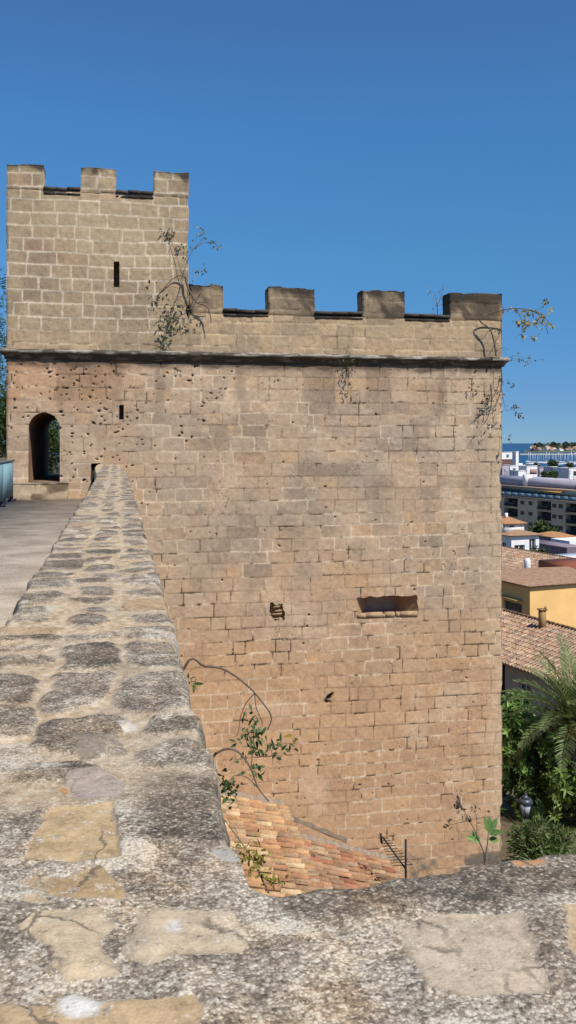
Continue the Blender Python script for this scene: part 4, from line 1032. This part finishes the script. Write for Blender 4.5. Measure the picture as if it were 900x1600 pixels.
def building(name, label, corner, z0, L1, L2, H, wmat, left=(), front=(), roof=None, cat='house', group=None, frame=None, parapet=.0):
    """corner: near corner on plan; left face runs back along BK, front face along E2. windows: (u0,u1,v0,v1,depth,kind)"""
    c = Vector((corner.x, corner.y, z0)); t = empty(name, c, label, cat, group)
    mb = MB(); fr = frame or M_WHITE
    faces = {'L': (c + BK * L1, E1, -E2, L1, left), 'F': (c, E2, E1, L2, front)}
    for k, (o, eu, nn, U, hs) in faces.items(): panel(mb, o, eu, nn, U, H, [h[:5] for h in hs])
    panel(mb, c + E2 * L2, BK, E2, L1, H, []); panel(mb, c + E2 * L2 + BK * L1, -E2, BK, L2, H, [])
    if roof in (None, 'flat'): mb.quad(c + UP * (H - parapet), c + E2 * L2 + UP * (H - parapet), c + E2 * L2 + BK * L1 + UP * (H - parapet), c + BK * L1 + UP * (H - parapet))
    mb.build('wall', wmat, t)
    for k, (o, eu, nn, U, hs) in faces.items():
        for h in hs:
            u0, u1, v0, v1, d, kind = h; P = lambda u, v, q: o + eu * u + UP * v - nn * q
            if kind == 'w':
                m2 = MB(); w = .07
                for (a0, a1, b0, b1) in ((u0, u1, v0, v0 + w), (u0, u1, v1 - w, v1), (u0, u0 + w, v0 + w, v1 - w), (u1 - w, u1, v0 + w, v1 - w), ((u0 + u1) / 2 - .04, (u0 + u1) / 2 + .04, v0 + w, v1 - w)):
                    m2.box(P(a0, b0, d - .002), eu * (a1 - a0), nn * .05, UP * (b1 - b0))
                fo = m2.build('window', fr, t); m3 = MB(); m3.quad(P(u0, v0, d - .012), P(u1, v0, d - .012), P(u1, v1, d - .012), P(u0, v1, d - .012)); m3.build('pane', M_GLASS, fo)
            elif kind == 'b':                # loggia with balustrade
                m2 = MB(); m2.quad(P(u0, v0, d - .01), P(u1, v0, d - .01), P(u1, v1, d - .01), P(u0, v1, d - .01)); m2.box(P(u0, v0 - .12, .002), eu * (u1 - u0), nn * .35, UP * .12)
                bo = m2.build('balcony', M_LOG, t)
                m3 = MB(); m3.box(P(u0, v0, .06), eu * (u1 - u0), nn * .06, UP * .95); m3.build('balustrade', M_IRON, bo)
                m4 = MB(); um = (u0 + u1) / 2; m4.box(P(u0 + .4, v0 + .02, d - .04), eu * (um - u0 - .5), nn * .02, UP * 2.1); m4.box(P(um + .2, v0 + .02, d - .04), eu * (u1 - um - .6), nn * .02, UP * 2.1); m4.build('window', M_GLASS, bo)
            else:
                m3 = MB(); m3.quad(P(u0, v0, d - .01), P(u1, v0, d - .01), P(u1, v1, d - .01), P(u0, v1, d - .01)); m3.build('opening', M_DARK, t)
    return t, c
M_LOG = m_plain('loggia_plaster', lin(160, 148, 136, .6), .9, .2, 1)
def m_troof(name, a, b):
    m, nt, bb = mat_new(name); p = geo(nt)
    nt.links.new(ramp(nt, noise(nt, p, 2.2, 6, .75), [(.3, a), (.7, b)]), bb.inputs['Base Color']); bb.inputs['Roughness'].default_value = .9
    bump(nt, bb, noise(nt, p, 5, 3, .7), .12, .8); return m
M_ROOF = m_troof('far_tile_roof', lin(190, 134, 92, .7), lin(226, 172, 122, .7))
M_ROOF2 = m_troof('far_brown_roof', lin(176, 130, 102, .66), lin(214, 178, 142, .68))
def hip(t, c, L1, L2, z, rise, ov, mat, inset=None):
    a, b = -ov, ov; P = lambda u, v, h: Vector((c.x, c.y, z + h)) + E2 * u + BK * v
    ins = inset or min(L1, L2) / 2
    q = [P(a, a, 0), P(L2 + b, a, 0), P(L2 + b, L1 + b, 0), P(a, L1 + b, 0)]
    if L1 >= L2: r_ = [P(L2 / 2, ins, rise), P(L2 / 2, L1 - ins, rise)]; f = [(0, 1, 4), (1, 2, 5, 4), (2, 3, 5), (3, 0, 4, 5)]
    else: r_ = [P(ins, L1 / 2, rise), P(L2 - ins, L1 / 2, rise)]; f = [(0, 1, 5, 4), (1, 2, 5), (2, 3, 4, 5), (3, 0, 4)]
    mb = MB(); mb.add(q + r_, f); mb.add([p_ - UP * .15 for p_ in q] + q, [(0, 1, 5, 4), (1, 2, 6, 5), (2, 3, 7, 6), (3, 0, 4, 7), (3, 2, 1, 0)])
    return mb.build('roof', mat, t)
def tiled(t, c, L1, L2, z, rise, ov, cols, seed, half=None, pitch=.26, expose=.4, both=True):
    """gable roof of barrel tiles, ridge parallel to the left face"""
    hw = half or L2 / 2; o = Vector((c.x, c.y, z))
    es = (-E2 * (hw + ov) - UP * rise * (hw + ov) / hw); Ls = es.length; es.normalize()
    top = o + E2 * hw + UP * rise + BK * (L1 + .2)
    v, f, cc = tile_slope(top, E1, es, L1 + .2 + ov, Ls, pitch, expose, cols, seed, seg=5)
    ro = mesh_np('roof', v, f, M_TILE, t, col=cc)
    mb = MB(); es2 = Vector((E2.x * (L2 - hw + ov), E2.y * (L2 - hw + ov), -rise))
    mb.quad(top + UP * .06, top + UP * .06 + es2, top + UP * .06 + es2 + E1 * (L1 + .2 + ov), top + UP * .06 + E1 * (L1 + .2 + ov), lin(180, 136, 104, .5))
    n = int((L1 + .4) / .4)
    for i in range(n): mb.tube([top + E1 * (i * .4) + UP * .08, top + E1 * (i * .4 + .44) + UP * .10], .11, 6, lin(186, 146, 112, .5) * random.uniform(.7, 1.15))
    mb.build('ridge', M_TILE, ro)
    for s_ in (0, L1):                                     # gable ends
        mb = MB(); mb.add([o + BK * s_, o + E2 * L2 + BK * s_, o + E2 * hw + UP * (rise - .03) + BK * s_], [(0, 1, 2)]); mb.build('gable', M_LOG, t)
    return ro
def at_line(px, d): return W(px, 692, d)

# house under the palm: long tiled roof whose eave runs away to the left behind the tower
cA = W(909, 692, 43.2)
tA, c0 = building('tiled_house', 'nearest house, with a broad mottled barrel tile roof and grey walls behind the palm', cA, -17.5, 22, 8.2, 17.5 - 11.55, m_paint('grey_render', 200, 188, 180, .85, .2, 1.2),
                  left=[(13.9, 16.1, 3.2, 5.7, .9, 'o'), (17.3, 18.2, 3.9, 5.0, .15, 'w')])
tiled(tA, c0, 22, 8.2, -11.55, 1.28, .42, TC2, 61, half=4.1)
mb = MB(); oo = Vector((c0.x, c0.y, -11.74)); mb.box(oo - E2 * .36 - E1 * -.4, BK * 22.4, E2 * .36, UP * .12); mb.build('fascia', M_LOG, tA)
# yellow house
cB = W(828, 692, 80.0)
M_YEL = m_paint('ochre_render', 242, 196, 128, .95, .10, .5)
tB, c0 = building('ochre_house', 'ochre yellow house with one dark window on its shaded side, behind the tiled roof', cB, -19.0, 9, 13, 19.0 - 12.6, M_YEL, left=[(5.3, 7.9, 2.9, 4.6, .22, 'w')], front=[], frame=m_paint('pale_frame', 190, 186, 190, .6))
ro = hip(tB, c0, 9, 13, -12.58, .7, .28, M_ROOF2, 4.2)
mb = MB(); a = c0 + UP * 4.95 + BK * 1.0; mb.box(a - E2 * .7, BK * 2.9, E2 * .7, UP * .07); mb.build('awning', m_paint('awning_cloth', 220, 186, 130, .6), tB)
mb = MB(); a = Vector((c0.x, c0.y, -19)) + E2 * 6.2 + E1 * .004; mb.box(a, E2 * 6.6, E1 * .02, UP * 5.3); mb.build('render_panel', m_paint('pale_ochre', 238, 200, 146, .92, .08, .4), tB)
mb = MB(); a = Vector((c0.x, c0.y, -12.6)) + E2 * 8.2 + BK * 3; mb.box(a, E2 * 6, BK * 6, UP * .8); mb.build('roof_terrace', m_paint('terracotta', 196, 116, 88, .6), tB)
# small chimney on the near roof
ch = W(850, 962, 51.0); mb = MB(); mb.box(Vector((ch.x, ch.y, ch.z - .9)) - E2 * .15, E2 * .3, E1 * -.3, UP * 1.2); mb.box(Vector((ch.x, ch.y, ch.z + .3)) - E2 * .21 + E1 * .06, E2 * .42, E1 * -.42, UP * .06)
mb.tube([Vector((ch.x + .1, ch.y, ch.z + .3)), Vector((ch.x + .1, ch.y, ch.z + .52))], .07, 8); mb.build('chimney', m_paint('sand_render', 200, 160, 110, .6), tA)
# brown tiled house with white chimney
cC = W(880, 692, 96.0)
tC, c0 = building('brown_roof_house', 'house with a rumpled brown tile roof and a white chimney, above the ochre house', cC, -20.5, 18, 9.5, 20.5 - 14.6, M_YEL)
tiled(tC, c0, 18, 9.5, -14.6, 1.6, .35, TC2, 62, half=4.75, pitch=.42, expose=.6)
ch = W(824, 893, 97.5); mb = MB(); mb.tube([Vector((ch.x, ch.y, ch.z - .6)), Vector((ch.x, ch.y, ch.z + 1.15)), Vector((ch.x, ch.y, ch.z + 1.4))], [.36, .34, .22], 10); mb.bx(ch.x - .42, ch.x + .42, ch.y - .42, ch.y + .42, ch.z - .9, ch.z + .05); mb.build('chimney', M_WHITE, tC)
# white outhouse with a dark opening
tD, c0 = building('white_outhouse', 'low whitish outhouse with a dark opening and flat slab, right of the brown tiled roof', W(872, 692, 108), -21, 5, 9, 21 - 14.3, m_paint('dull_white', 196, 190, 186, .6), front=[(.8, 3.6, 5.2, 6.3, .5, 'o')])
mb = MB(); mb.box(Vector((c0.x, c0.y, -14.3)) - E2 * .3 + E1 * .5, E2 * 9.6, BK * 6, UP * .25); mb.build('slab', M_WHITE, tD)
# white house with hipped roofs
cW = W(799, 692, 148.0)
tW, c0 = building('white_house', 'bright white house with framed windows and two hipped tile roofs', cW, -24, 7, 5.6, 24 - 15.1, M_WHITE, front=[(.6, 2.7, 5.4, 7.3, .25, 'w'), (3.6, 4.9, 5.3, 8.2, .25, 'w')], left=[(1.0, 2.2, 5.4, 7.6, .2, 'w'), (4.4, 5.6, 5.4, 7.6, .2, 'w')])
hip(tW, c0, 7, 5.6, -15.08, .8, .5, M_ROOF2)
mb = MB(); a = Vector((c0.x, c0.y, -15.1)) + E2 * .6 + BK * 2.2; mb.box(a, E2 * 3.7, BK * 5, UP * 1.75); up_ = mb.build('upper_storey', M_WHITE, tW)
mb = MB(); mb.box(a + E2 * .7 + E1 * .03 + UP * 1.1, E2 * .9, E1 * -.02, UP * .3); mb.build('window', M_GLASS, tW)
hip(tW, a, 5, 3.7, -13.35, .95, .4, M_ROOF, 1.7)
mb = MB(); mb.box(Vector((a.x, a.y, -12.8)) + E2 * 1.5 + BK * 2, E2 * .4, BK * .4, UP * 1.0); mb.build('chimney', M_WHITE, tW)
# lavender house
M_LAV = m_paint('lavender_render', 170, 152, 162, .60, .1, .5)
tP, c0 = building('lavender_house', 'lavender grey house with a low orange hipped roof right of the white house', W(873, 692, 168), -26, 7, 4.4, 26 - 17.6, M_LAV, left=[(3.2, 3.9, 6.6, 7.6, .2, 'w')], front=[(1.5, 2.4, 5.9, 7.4, .2, 'w')])
hip(tP, c0, 7, 4.4, -17.58, .8, .3, M_ROOF)
tP2, c0 = building('lavender_annexe', 'plain lavender walled annexe below the orange hipped roof', W(886, 692, 152), -25, 12, 4, 25 - 17.6, m_paint('dark_lavender', 152, 134, 144, .6, .1, .5))
mb = MB(); mb.box(Vector((c0.x, c0.y, -17.6)) - E2 * .1, BK * 12, E2 * 4.1, UP * .12); mb.build('slab', M_LAV, tP2)
building('white_house', 'white cube house at the right edge, beside the lavender house', W(890, 692, 160), -25, 5, 6, 25 - 17.3, M_WHITE, front=[(.8, 1.8, 5.2, 6.6, .2, 'w')], left=[(1.5, 2.6, 3.2, 4.6, .2, 'w')])
# olive brown apartment block
cQ = W(925, 692, 238.0); zQ = -33.0; HQ = 33 - 16.1; LQ = 62
def t_of(px):                       # distance along the left face (from its far end) met by a sight
    best = min(range(0, 620), key=lambda k: abs((lambda P: (P.x * CT - P.y * ST) / (P.x * ST + P.y * CT))(cQ + BK * (k / 10)) - (px - 450) / F))
    return LQ - best / 10
lg = []
for a, b in ((788, 809), (839.5, 861), (884, 904)):
    u0, u1 = sorted((t_of(a), t_of(b)))
    for k in range(5): lg.append((u0, u1, HQ - 3.0 * (k + 1) + .45, HQ - 3.0 * (k + 1) + 2.75, 1.6, 'b'))
for px in (816, 829, 866, 876):
    u = t_of(px)
    for k in range(4): lg.append((u - .9, u + .9, HQ - 3.0 * (k + 1) + 1.2, HQ - 3.0 * (k + 1) + 2.3, .15, 'w'))
tQ, c0 = building('apartment_block', 'long olive brown apartment block with dark recessed balconies and a glazed roof terrace', cQ, zQ, LQ, 14, HQ, m_paint('olive_render', 206, 186, 156, 1.0, .12, .3), left=lg, cat='building', frame=m_paint('grey_frame', 150, 140, 124, .5), roof='flat')
M_GRY = m_paint('blue_grey_render', 186, 180, 190, .85, .1, .2)
mb = MB(); o = Vector((c0.x, c0.y, zQ + HQ)); mb.box(o + E2 * -.06, BK * LQ, E2 * 14, UP * .35); mb.build('cornice', m_paint('pale_slab', 176, 160, 140, .55), tQ)
M_RAILG, _n, _b2 = mat_new('railing_glass'); _b2.inputs['Base Color'].default_value = (.16, .24, .30, 1); _b2.inputs['Roughness'].default_value = .2
mb = MB()
for k in range(20): mb.box(o + BK * (k * 3.1 + .05) + UP * .36, BK * 3.0, E2 * .06, UP * 1.15)
mb.build('railing', M_RAILG, tQ)
mb = MB(); mb.box(o + E2 * 3.2 + UP * .36 + BK * 2, BK * (LQ - 3), E2 * 9, UP * 2.5); ph = mb.build('penthouse', m_paint('glazed_wall', 96, 112, 124, .5, .25, .5), tQ)
mb = MB(); mb.box(o + E2 * 2.0 + UP * 2.87 + BK * 1, BK * (LQ - 1), E2 * 11, UP * .4); mb.build('roof_slab', m_paint('tan_slab', 214, 178, 150, .62, .08, .2), tQ)
mb = MB(); u = LQ - t_of(869); mb.box(o + E2 * .5 + BK * u + UP * 2.3, BK * 8, E2 * 2.6, UP * .25); mb.build('awning', m_paint('orange_awning', 240, 180, 90, .7), tQ)
mb = MB(); mb.box(o + E2 * 4.5 + UP * 3.28 + BK * 10, BK * 46, E2 * 8, UP * 2.4); mb.build('plant_room', M_GRY, tQ)
for u in (LQ - t_of(806), LQ - t_of(897)): mb = MB(); mb.box(o + E2 * 4 + UP * 3.28 + BK * u, BK * 2.0, E2 * 2, UP * 3.4); mb.build('stair_head', M_WHITE, tQ)

mb = MB(); rr_ = random.Random(6)
for k in range(16):
    q = o + E2 * rr_.uniform(4.6, 9) + BK * rr_.uniform(2, 54) + UP * 3.2; h_ = rr_.uniform(3.3, 5.2)
    mb.tube([q, q + UP * h_], .06, 4)
    for z_ in (0, .4, .8): mb.tube([q + UP * (h_ - z_) - BK * .7, q + UP * (h_ - z_) + BK * .7], .035, 4)
mb.build('roof_aerials', M_IRON, tQ)['kind'] = 'stuff'
mb = MB()
for k in range(12):
    q = o + E2 * rr_.uniform(.9, 2.4) + BK * rr_.uniform(4, 56) + UP * .36; mb.box(q, BK * rr_.uniform(.5, 1.2), E2 * .5, UP * rr_.uniform(.5, 1.3))
mb.build('planters', m_paint('planter_green', 96, 112, 80, .6, .3, 2), tQ)['kind'] = 'stuff'
# white flat roofed houses towards the harbour
M_PINK = m_paint('pink_render', 204, 170, 160, .6); M_BRN = m_paint('brick_brown', 150, 116, 108, .55)
def far_box(px0, px1, pyt, pyb, d, mat, label, win=0, lf=6., name='white_house', seed=0, group=None, corner=None):
    c = W(corner or px0, 692, d); zt_ = W(px0, pyt, d).z; zb_ = -33.5; H = zt_ - zb_
    U = max((px1 - (corner or px0)) / F * d / .93, 1.5)
    r = random.Random(seed); fw = []
    if win:
        n = max(1, int(U / 4))
        for k in range(n):
            u = (k + .5) * U / n; fw.append((u - .7, u + .7, H - 2.5, H - .9, .25, 'w'))
            if H > 7: fw.append((u - .7, u + .7, H - 5.6, H - 4.0, .25, 'w'))
    t, c0 = building(name, label, c, zb_, lf, U, H, mat, front=fw, left=[(1.2, 2.6, H - 2.6, H - 1., .25, 'w')] if win else [], roof='flat', cat='house', group=group, parapet=.3)
    mb = MB(); o = Vector((c0.x, c0.y, zt_)); mb.box(o - E2 * .1 + E1 * .1, E2 * (U + .2), BK * .3, UP * .25); mb.box(o - E2 * .1 + BK * .202, BK * lf, E2 * .3, UP * .25); mb.build('cornice', mat, t); return t, o
far_box(783, 806, 707, 720, 430, M_WHITE, 'tall white block at the horizon, close beside the tower corner', 1, 12, seed=1)
far_box(784, 812, 718.5, 728, 400, M_BRN, 'brownish pink house below the tall white block', 0, 10, seed=2, name='brown_house')
t_, o_ = far_box(806, 810, 706, 735, 392, M_WHITE, 'slim white stair tower rising above the roofs, right of the brown house', 0, 2.5, seed=3, name='stair_tower')
mb = MB(); mb.box(o_ + E2 * 1.2 - UP * 8, E2 * 2.4, BK * 3, UP * 3); mb.build('annexe', M_WHITE, t_)
far_box(785, 797, 727, 756, 330, M_GRY, 'blue grey flat roofed block against the tower edge', 0, 10, seed=4, name='grey_house')
far_box(797, 812, 728, 742, 340, M_WHITE, 'small white house with two windows beside the blue grey block', 1, 6, seed=5)
far_box(810, 824, 736, 745, 320, M_WHITE, 'low white terrace wall in front of the pink fronted house', 0, 5, seed=6, name='white_annexe')
t_, o_ = far_box(823, 842, 728.5, 742, 345, M_WHITE, 'white flat roofed house with a pink front', 0, 8, seed=7)
mb = MB(); mb.box(o_ + E2 * 1.5 + E1 * .04 - UP * 3.0, E2 * 3.2, E1 * .05, UP * 1.9); mb.build('pink_front', M_PINK, t_)
far_box(843, 850, 731, 742, 350, M_GRY, 'narrow grey house between two white ones', 0, 6, seed=8, name='grey_house')
far_box(849, 856, 730, 740, 370, M_WHITE, 'small white cube house behind the green roof garden', 0, 6, seed=9)
far_box(858, 872, 730, 740, 365, M_WHITE, 'white house with a row of small openings, right of the roof garden', 1, 7, seed=10)
far_box(868, 876, 738, 748, 310, M_WHITE, 'white stepped terrace before the slate grey house', 0, 5, seed=11, name='white_annexe')
far_box(875, 889, 731, 750, 325, M_GRY, 'slate grey house near the right edge, below the masts', 0, 9, seed=12, name='grey_house')
far_box(889, 912, 732, 752, 300, M_WHITE, 'white house with dark windows at the right edge below the masts', 1, 8, seed=13)
# further rows of small harbour buildings
labs = ['warehouse with a brown roof on the quay', 'low cream warehouse on the quay']
hr = random.Random(3)
for k in range(22):
    px = 786 + (k * 37 % 118); d = hr.uniform(470, 1180); py = 692 + (33.5 - hr.uniform(3.5, 7)) * F / d
    mt = [M_WHITE, M_PINK, M_BRN, M_GRY][k % 4]
    far_box(px, px + hr.uniform(3, 8), py, py + 10, d, mt, 'small flat roofed building among the crowd by the harbour', 0, hr.uniform(8, 18), name='harbour_building', group='small buildings crowded by the harbour', seed=20 + k)
# trees between the houses
def far_tree(px, py, d, r_, h, seed, label, group=None):
    p = W(px, py, d); z0 = zt(p.x, p.y)
    tree('round_tree', label, (p.x, p.y, min(z0, p.z - h)), p.z - z0, (p.x, p.y, p.z), (r_, r_, r_ * .8), 900, r_ * .28, r_ * .16, (.025, .05, .014), (.09, .13, .04), seed, group=group, limbs=3, trunk_r=.15)
for k, (x, y, d, r_) in enumerate(((851, 742, 300, 1.6), (859, 744, 298, 1.9), (866, 742, 302, 1.7))): far_tree(x, y, d, r_, 2, 80 + k, 'clump of green shrubs in the roof garden among the white houses', 'shrubs of the roof garden')
for k, (x, y, d, r_) in enumerate(((862, 724, 900, 5), (867, 726, 860, 4.2), (838, 727, 980, 3.5), (890, 727, 900, 4))):
    far_tree(x, y, d, r_, 5, 90 + k, 'dusty green tree on the waterfront before the masts', 'trees along the waterfront')
for k, (x, y, d, r_) in enumerate(((846, 835, 190, 3.2), (842, 872, 140, 2.0))): far_tree(x, y, d, r_, 3, 110 + k, ['dark tree in the gap below the apartment block', 'small dark tree beside the white house'][k])

# ---- harbour: breakwater, boats, headland
mb = MB(); br = random.Random(5)
for k in range(300):
    px = 812 + k * .75; d = 2540 + (k * .35); p = W(px, 692, d); s_ = br.uniform(.7, 1.3)
    mb.box(Vector((p.x - 1.1, p.y - 4, -36)), (2.2 * s_, br.uniform(-.4, .4), 0), (br.uniform(-.3, .3), 8, 0), (.2, .3, 3.6 + 2.0 * s_))
mb.build('breakwater', m_plain('pale_boulders', lin(206, 200, 190, .62), .9, .2, .2), label='long pale boulder breakwater closing the harbour', cat='breakwater')
def boat(loc, sc, first=[None]):
    if first[0] is None:
        t = empty('sailing_boat', loc, 'white sailing boat with bare mast moored in the harbour', 'sailing boat', 'sailing boats moored in the harbour')
        L = Vector(loc); hull = []
        for i in range(9):
            s_ = i / 8; w = 1.9 * math.sin(math.pi * min(1, .25 + .75 * (1 - s_)) * .98) ** .6 if i < 8 else .05
            hull += [L + Vector((-6 + 12 * s_, -w, 1.1 + .3 * s_)), L + Vector((-6 + 12 * s_, -w * .5, -.2)), L + Vector((-6 + 12 * s_, w * .5, -.2)), L + Vector((-6 + 12 * s_, w, 1.1 + .3 * s_))]
        mb = MB(); mb.add(hull, [(4 * i + j, 4 * i + (j + 1) % 4, 4 * i + 4 + (j + 1) % 4, 4 * i + 4 + j) for i in range(8) for j in range(4)] + [(3, 2, 1, 0)]); mb.build('hull', M_WHITE, t)
        mb = MB(); mb.bx(L.x - 2, L.x + 2.2, L.y - 1, L.y + 1, L.z + 1.15, L.z + 1.8); mb.build('cabin', M_GRY, t)
        mb = MB(); mb.tube([L + Vector((.6, 0, 1.2)), L + Vector((.6, 0, 17.5))], [.30, .22], 6); mb.tube([L + Vector((.6, 0, 2.6)), L + Vector((-4.4, 0, 2.5))], .22, 6)
        for s_ in (-1, 1): mb.tube([L + Vector((.6, 0, 12)), L + Vector((.6, s_ * 1.2, 12)), L + Vector((.6, s_ * 1.7, 1.2))], .06, 4)
        mb.build('mast', M_WHITE, t); first[0] = t; return t
    s0 = first[0]; t = s0.copy(); COL.objects.link(t); t.location = loc; t.scale = (sc, sc, sc)
    for ch_ in s0.children:
        c_ = ch_.copy(); COL.objects.link(c_); c_.parent = t
    return t
b3 = random.Random(8)
for k in range(30):
    p = W(826 + k * 2.75 + b3.uniform(-1, 1), 692, b3.uniform(1385, 1640)); o = boat((p.x, p.y, -34), b3.uniform(.72, 1.12)); o.rotation_euler.z = b3.uniform(-.3, .3)
hx = np.linspace(0, 1, 220); hv = []; hc = []
for i, s_ in enumerate(hx):
    px = 818 + s_ * 260; top = 30 * float(ss(0, .16, np.array(s_))) * (.72 + .5 * float(fbm(np.array(s_ * 14.), np.array(.3), 401, 4))) + 4
    for k, (dd, hh) in enumerate(((3250, 0), (3270, .22), (3330, .55), (3450, .9), (3600, 1.), (3900, .8), (4200, 0))):
        p = W(px, 692, dd); hv.append((p.x, p.y, -34.5 + top * hh * (.85 + .3 * float(vn(np.array(s_ * 60), np.array(k * 1.), 402)))))
mesh_np('headland', np.array(hv), grid_faces(7, 220)[:, ::-1], m_ground('far_maquis', [(.35, (.045, .065, .055)), (.55, (.10, .12, .085)), (.68, (.24, .21, .165))], .01, .06, .5), kind='structure')
for k in range(26):
    px = 826 + b3.random() ** 1.2 * 90; d = b3.uniform(3262, 3330); p = W(px, 692, d); z = -31 + (d - 3262) * .17
    t = empty('seaside_villa', (p.x, p.y, z - 3), 'tiny pale villa on the far wooded headland', 'villa', 'villas on the headland')
    w = b3.uniform(9, 20); h = b3.uniform(6, 10); mb = MB(); mb.box((p.x, p.y, z - 3), E2 * w, BK * 9, UP * (h + 3)); mb.build('wall', [M_WHITE, M_PINK, M_WHITE][k % 3], t)
    hip(t, Vector((p.x, p.y, 0)), 9, w, z + h, 2.2, .5, M_ROOF)
for k in range(46):
    px = 832 + b3.random() * 90; d = b3.uniform(3290, 3420); p = W(px, 692, d); z = -30 + (d - 3262) * .14; rr = b3.uniform(6, 11)
    r = np.random.default_rng(500 + k); t = empty('round_tree', (p.x, p.y, z - 3), 'dark pine on the far wooded headland', 'tree', 'pines on the headland')
    q, dq = blob_points(160, (p.x, p.y, z + rr * .6), (rr, rr, rr * .7), r, .6, 8)
    v, f, c = leaf_mesh(q, dq + rdir(160, r) * .6, rdir(160, r), rr * .45, rr * .3, leaf_colors(160, (.04, .06, .045), (.09, .115, .075), r)); mesh_np('crown', v, f, M_LEAF, t, col=c)
    mb = MB(); mb.tube([(p.x, p.y, z - 3), (p.x, p.y, z + rr * .6)], .5, 5); mb.build('trunk', M_BARK, t)

# railing glimpsed through the doorway
rl = empty('railing', (-2.1, 35.5, -1.6), 'thin pale railing glimpsed through the arched doorway', 'railing')
M_PALE = m_paint('pale_metal', 190, 188, 180, .6)
for k in range(9): mb = MB(); mb.tube([(-4 + k * .42, 35.5, -2.4), (-4 + k * .42, 35.5, -.42)], .02, 5); mb.build('baluster', M_PALE, rl)
for z in (-.42, -1.2): mb = MB(); mb.tube([(-4.2, 35.5, z), (-.4, 35.5, z)], .028, 6); mb.build('rail', M_PALE, rl)

# ================================================================== CAMERA AND LIGHT
cam = bpy.data.cameras.new('camera'); co = bpy.data.objects.new('camera', cam); COL.objects.link(co)
co.location = (0, 0, 0); co.rotation_euler = (R(90), 0, -TH)
cam.sensor_fit = 'AUTO'; cam.sensor_width = 36; cam.lens = 36 * F / 1600; cam.shift_y = -108 / 1600.0
cam.clip_start = .02; cam.clip_end = 120000
SC.camera = co
AZ, EL = R(28), R(52)
sdir = Vector((math.sin(AZ) * math.cos(EL), -math.cos(AZ) * math.cos(EL), math.sin(EL)))   # towards the sun
sl = bpy.data.lights.new('sun', 'SUN'); sl.energy = 5.0; sl.angle = R(.55); sl.color = (1, .95, .87)
so = bpy.data.objects.new('sun', sl); COL.objects.link(so); so.rotation_euler = (-sdir).to_track_quat('-Z', 'Y').to_euler()
w = bpy.data.worlds.new('World'); SC.world = w; w.use_nodes = True; nt = w.node_tree
bg = nt.nodes['Background']; sky = nt.nodes.new('ShaderNodeTexSky'); sky.sky_type = 'NISHITA'; sky.sun_disc = False
sky.sun_elevation = EL; sky.sun_rotation = math.atan2(sdir.x, sdir.y); sky.altitude = 0; sky.air_density = .6; sky.dust_density = 0; sky.ozone_density = 10
tc = nt.nodes.new('ShaderNodeTexCoord'); sx = nt.nodes.new('ShaderNodeSeparateXYZ'); nt.links.new(tc.outputs['Generated'], sx.inputs[0])
tint = ramp(nt, sx.outputs['Z'], [(.0, (.50, .64, .79)), (.04, (.56, .70, .79)), (.2, (.90, 1.36, 1.24)), (.33, (1.12, 1.70, 1.62)), (.45, (1.28, 1.70, 1.70))])
nt.links.new(mixn(nt, sky.outputs[0], tint, 1.0, 'MULTIPLY'), bg.inputs['Color']); bg.inputs['Strength'].default_value = .10
SC.view_settings.view_transform = 'Standard'; SC.view_settings.look = 'None'; SC.view_settings.exposure = 0
SC.render.engine = 'CYCLES'
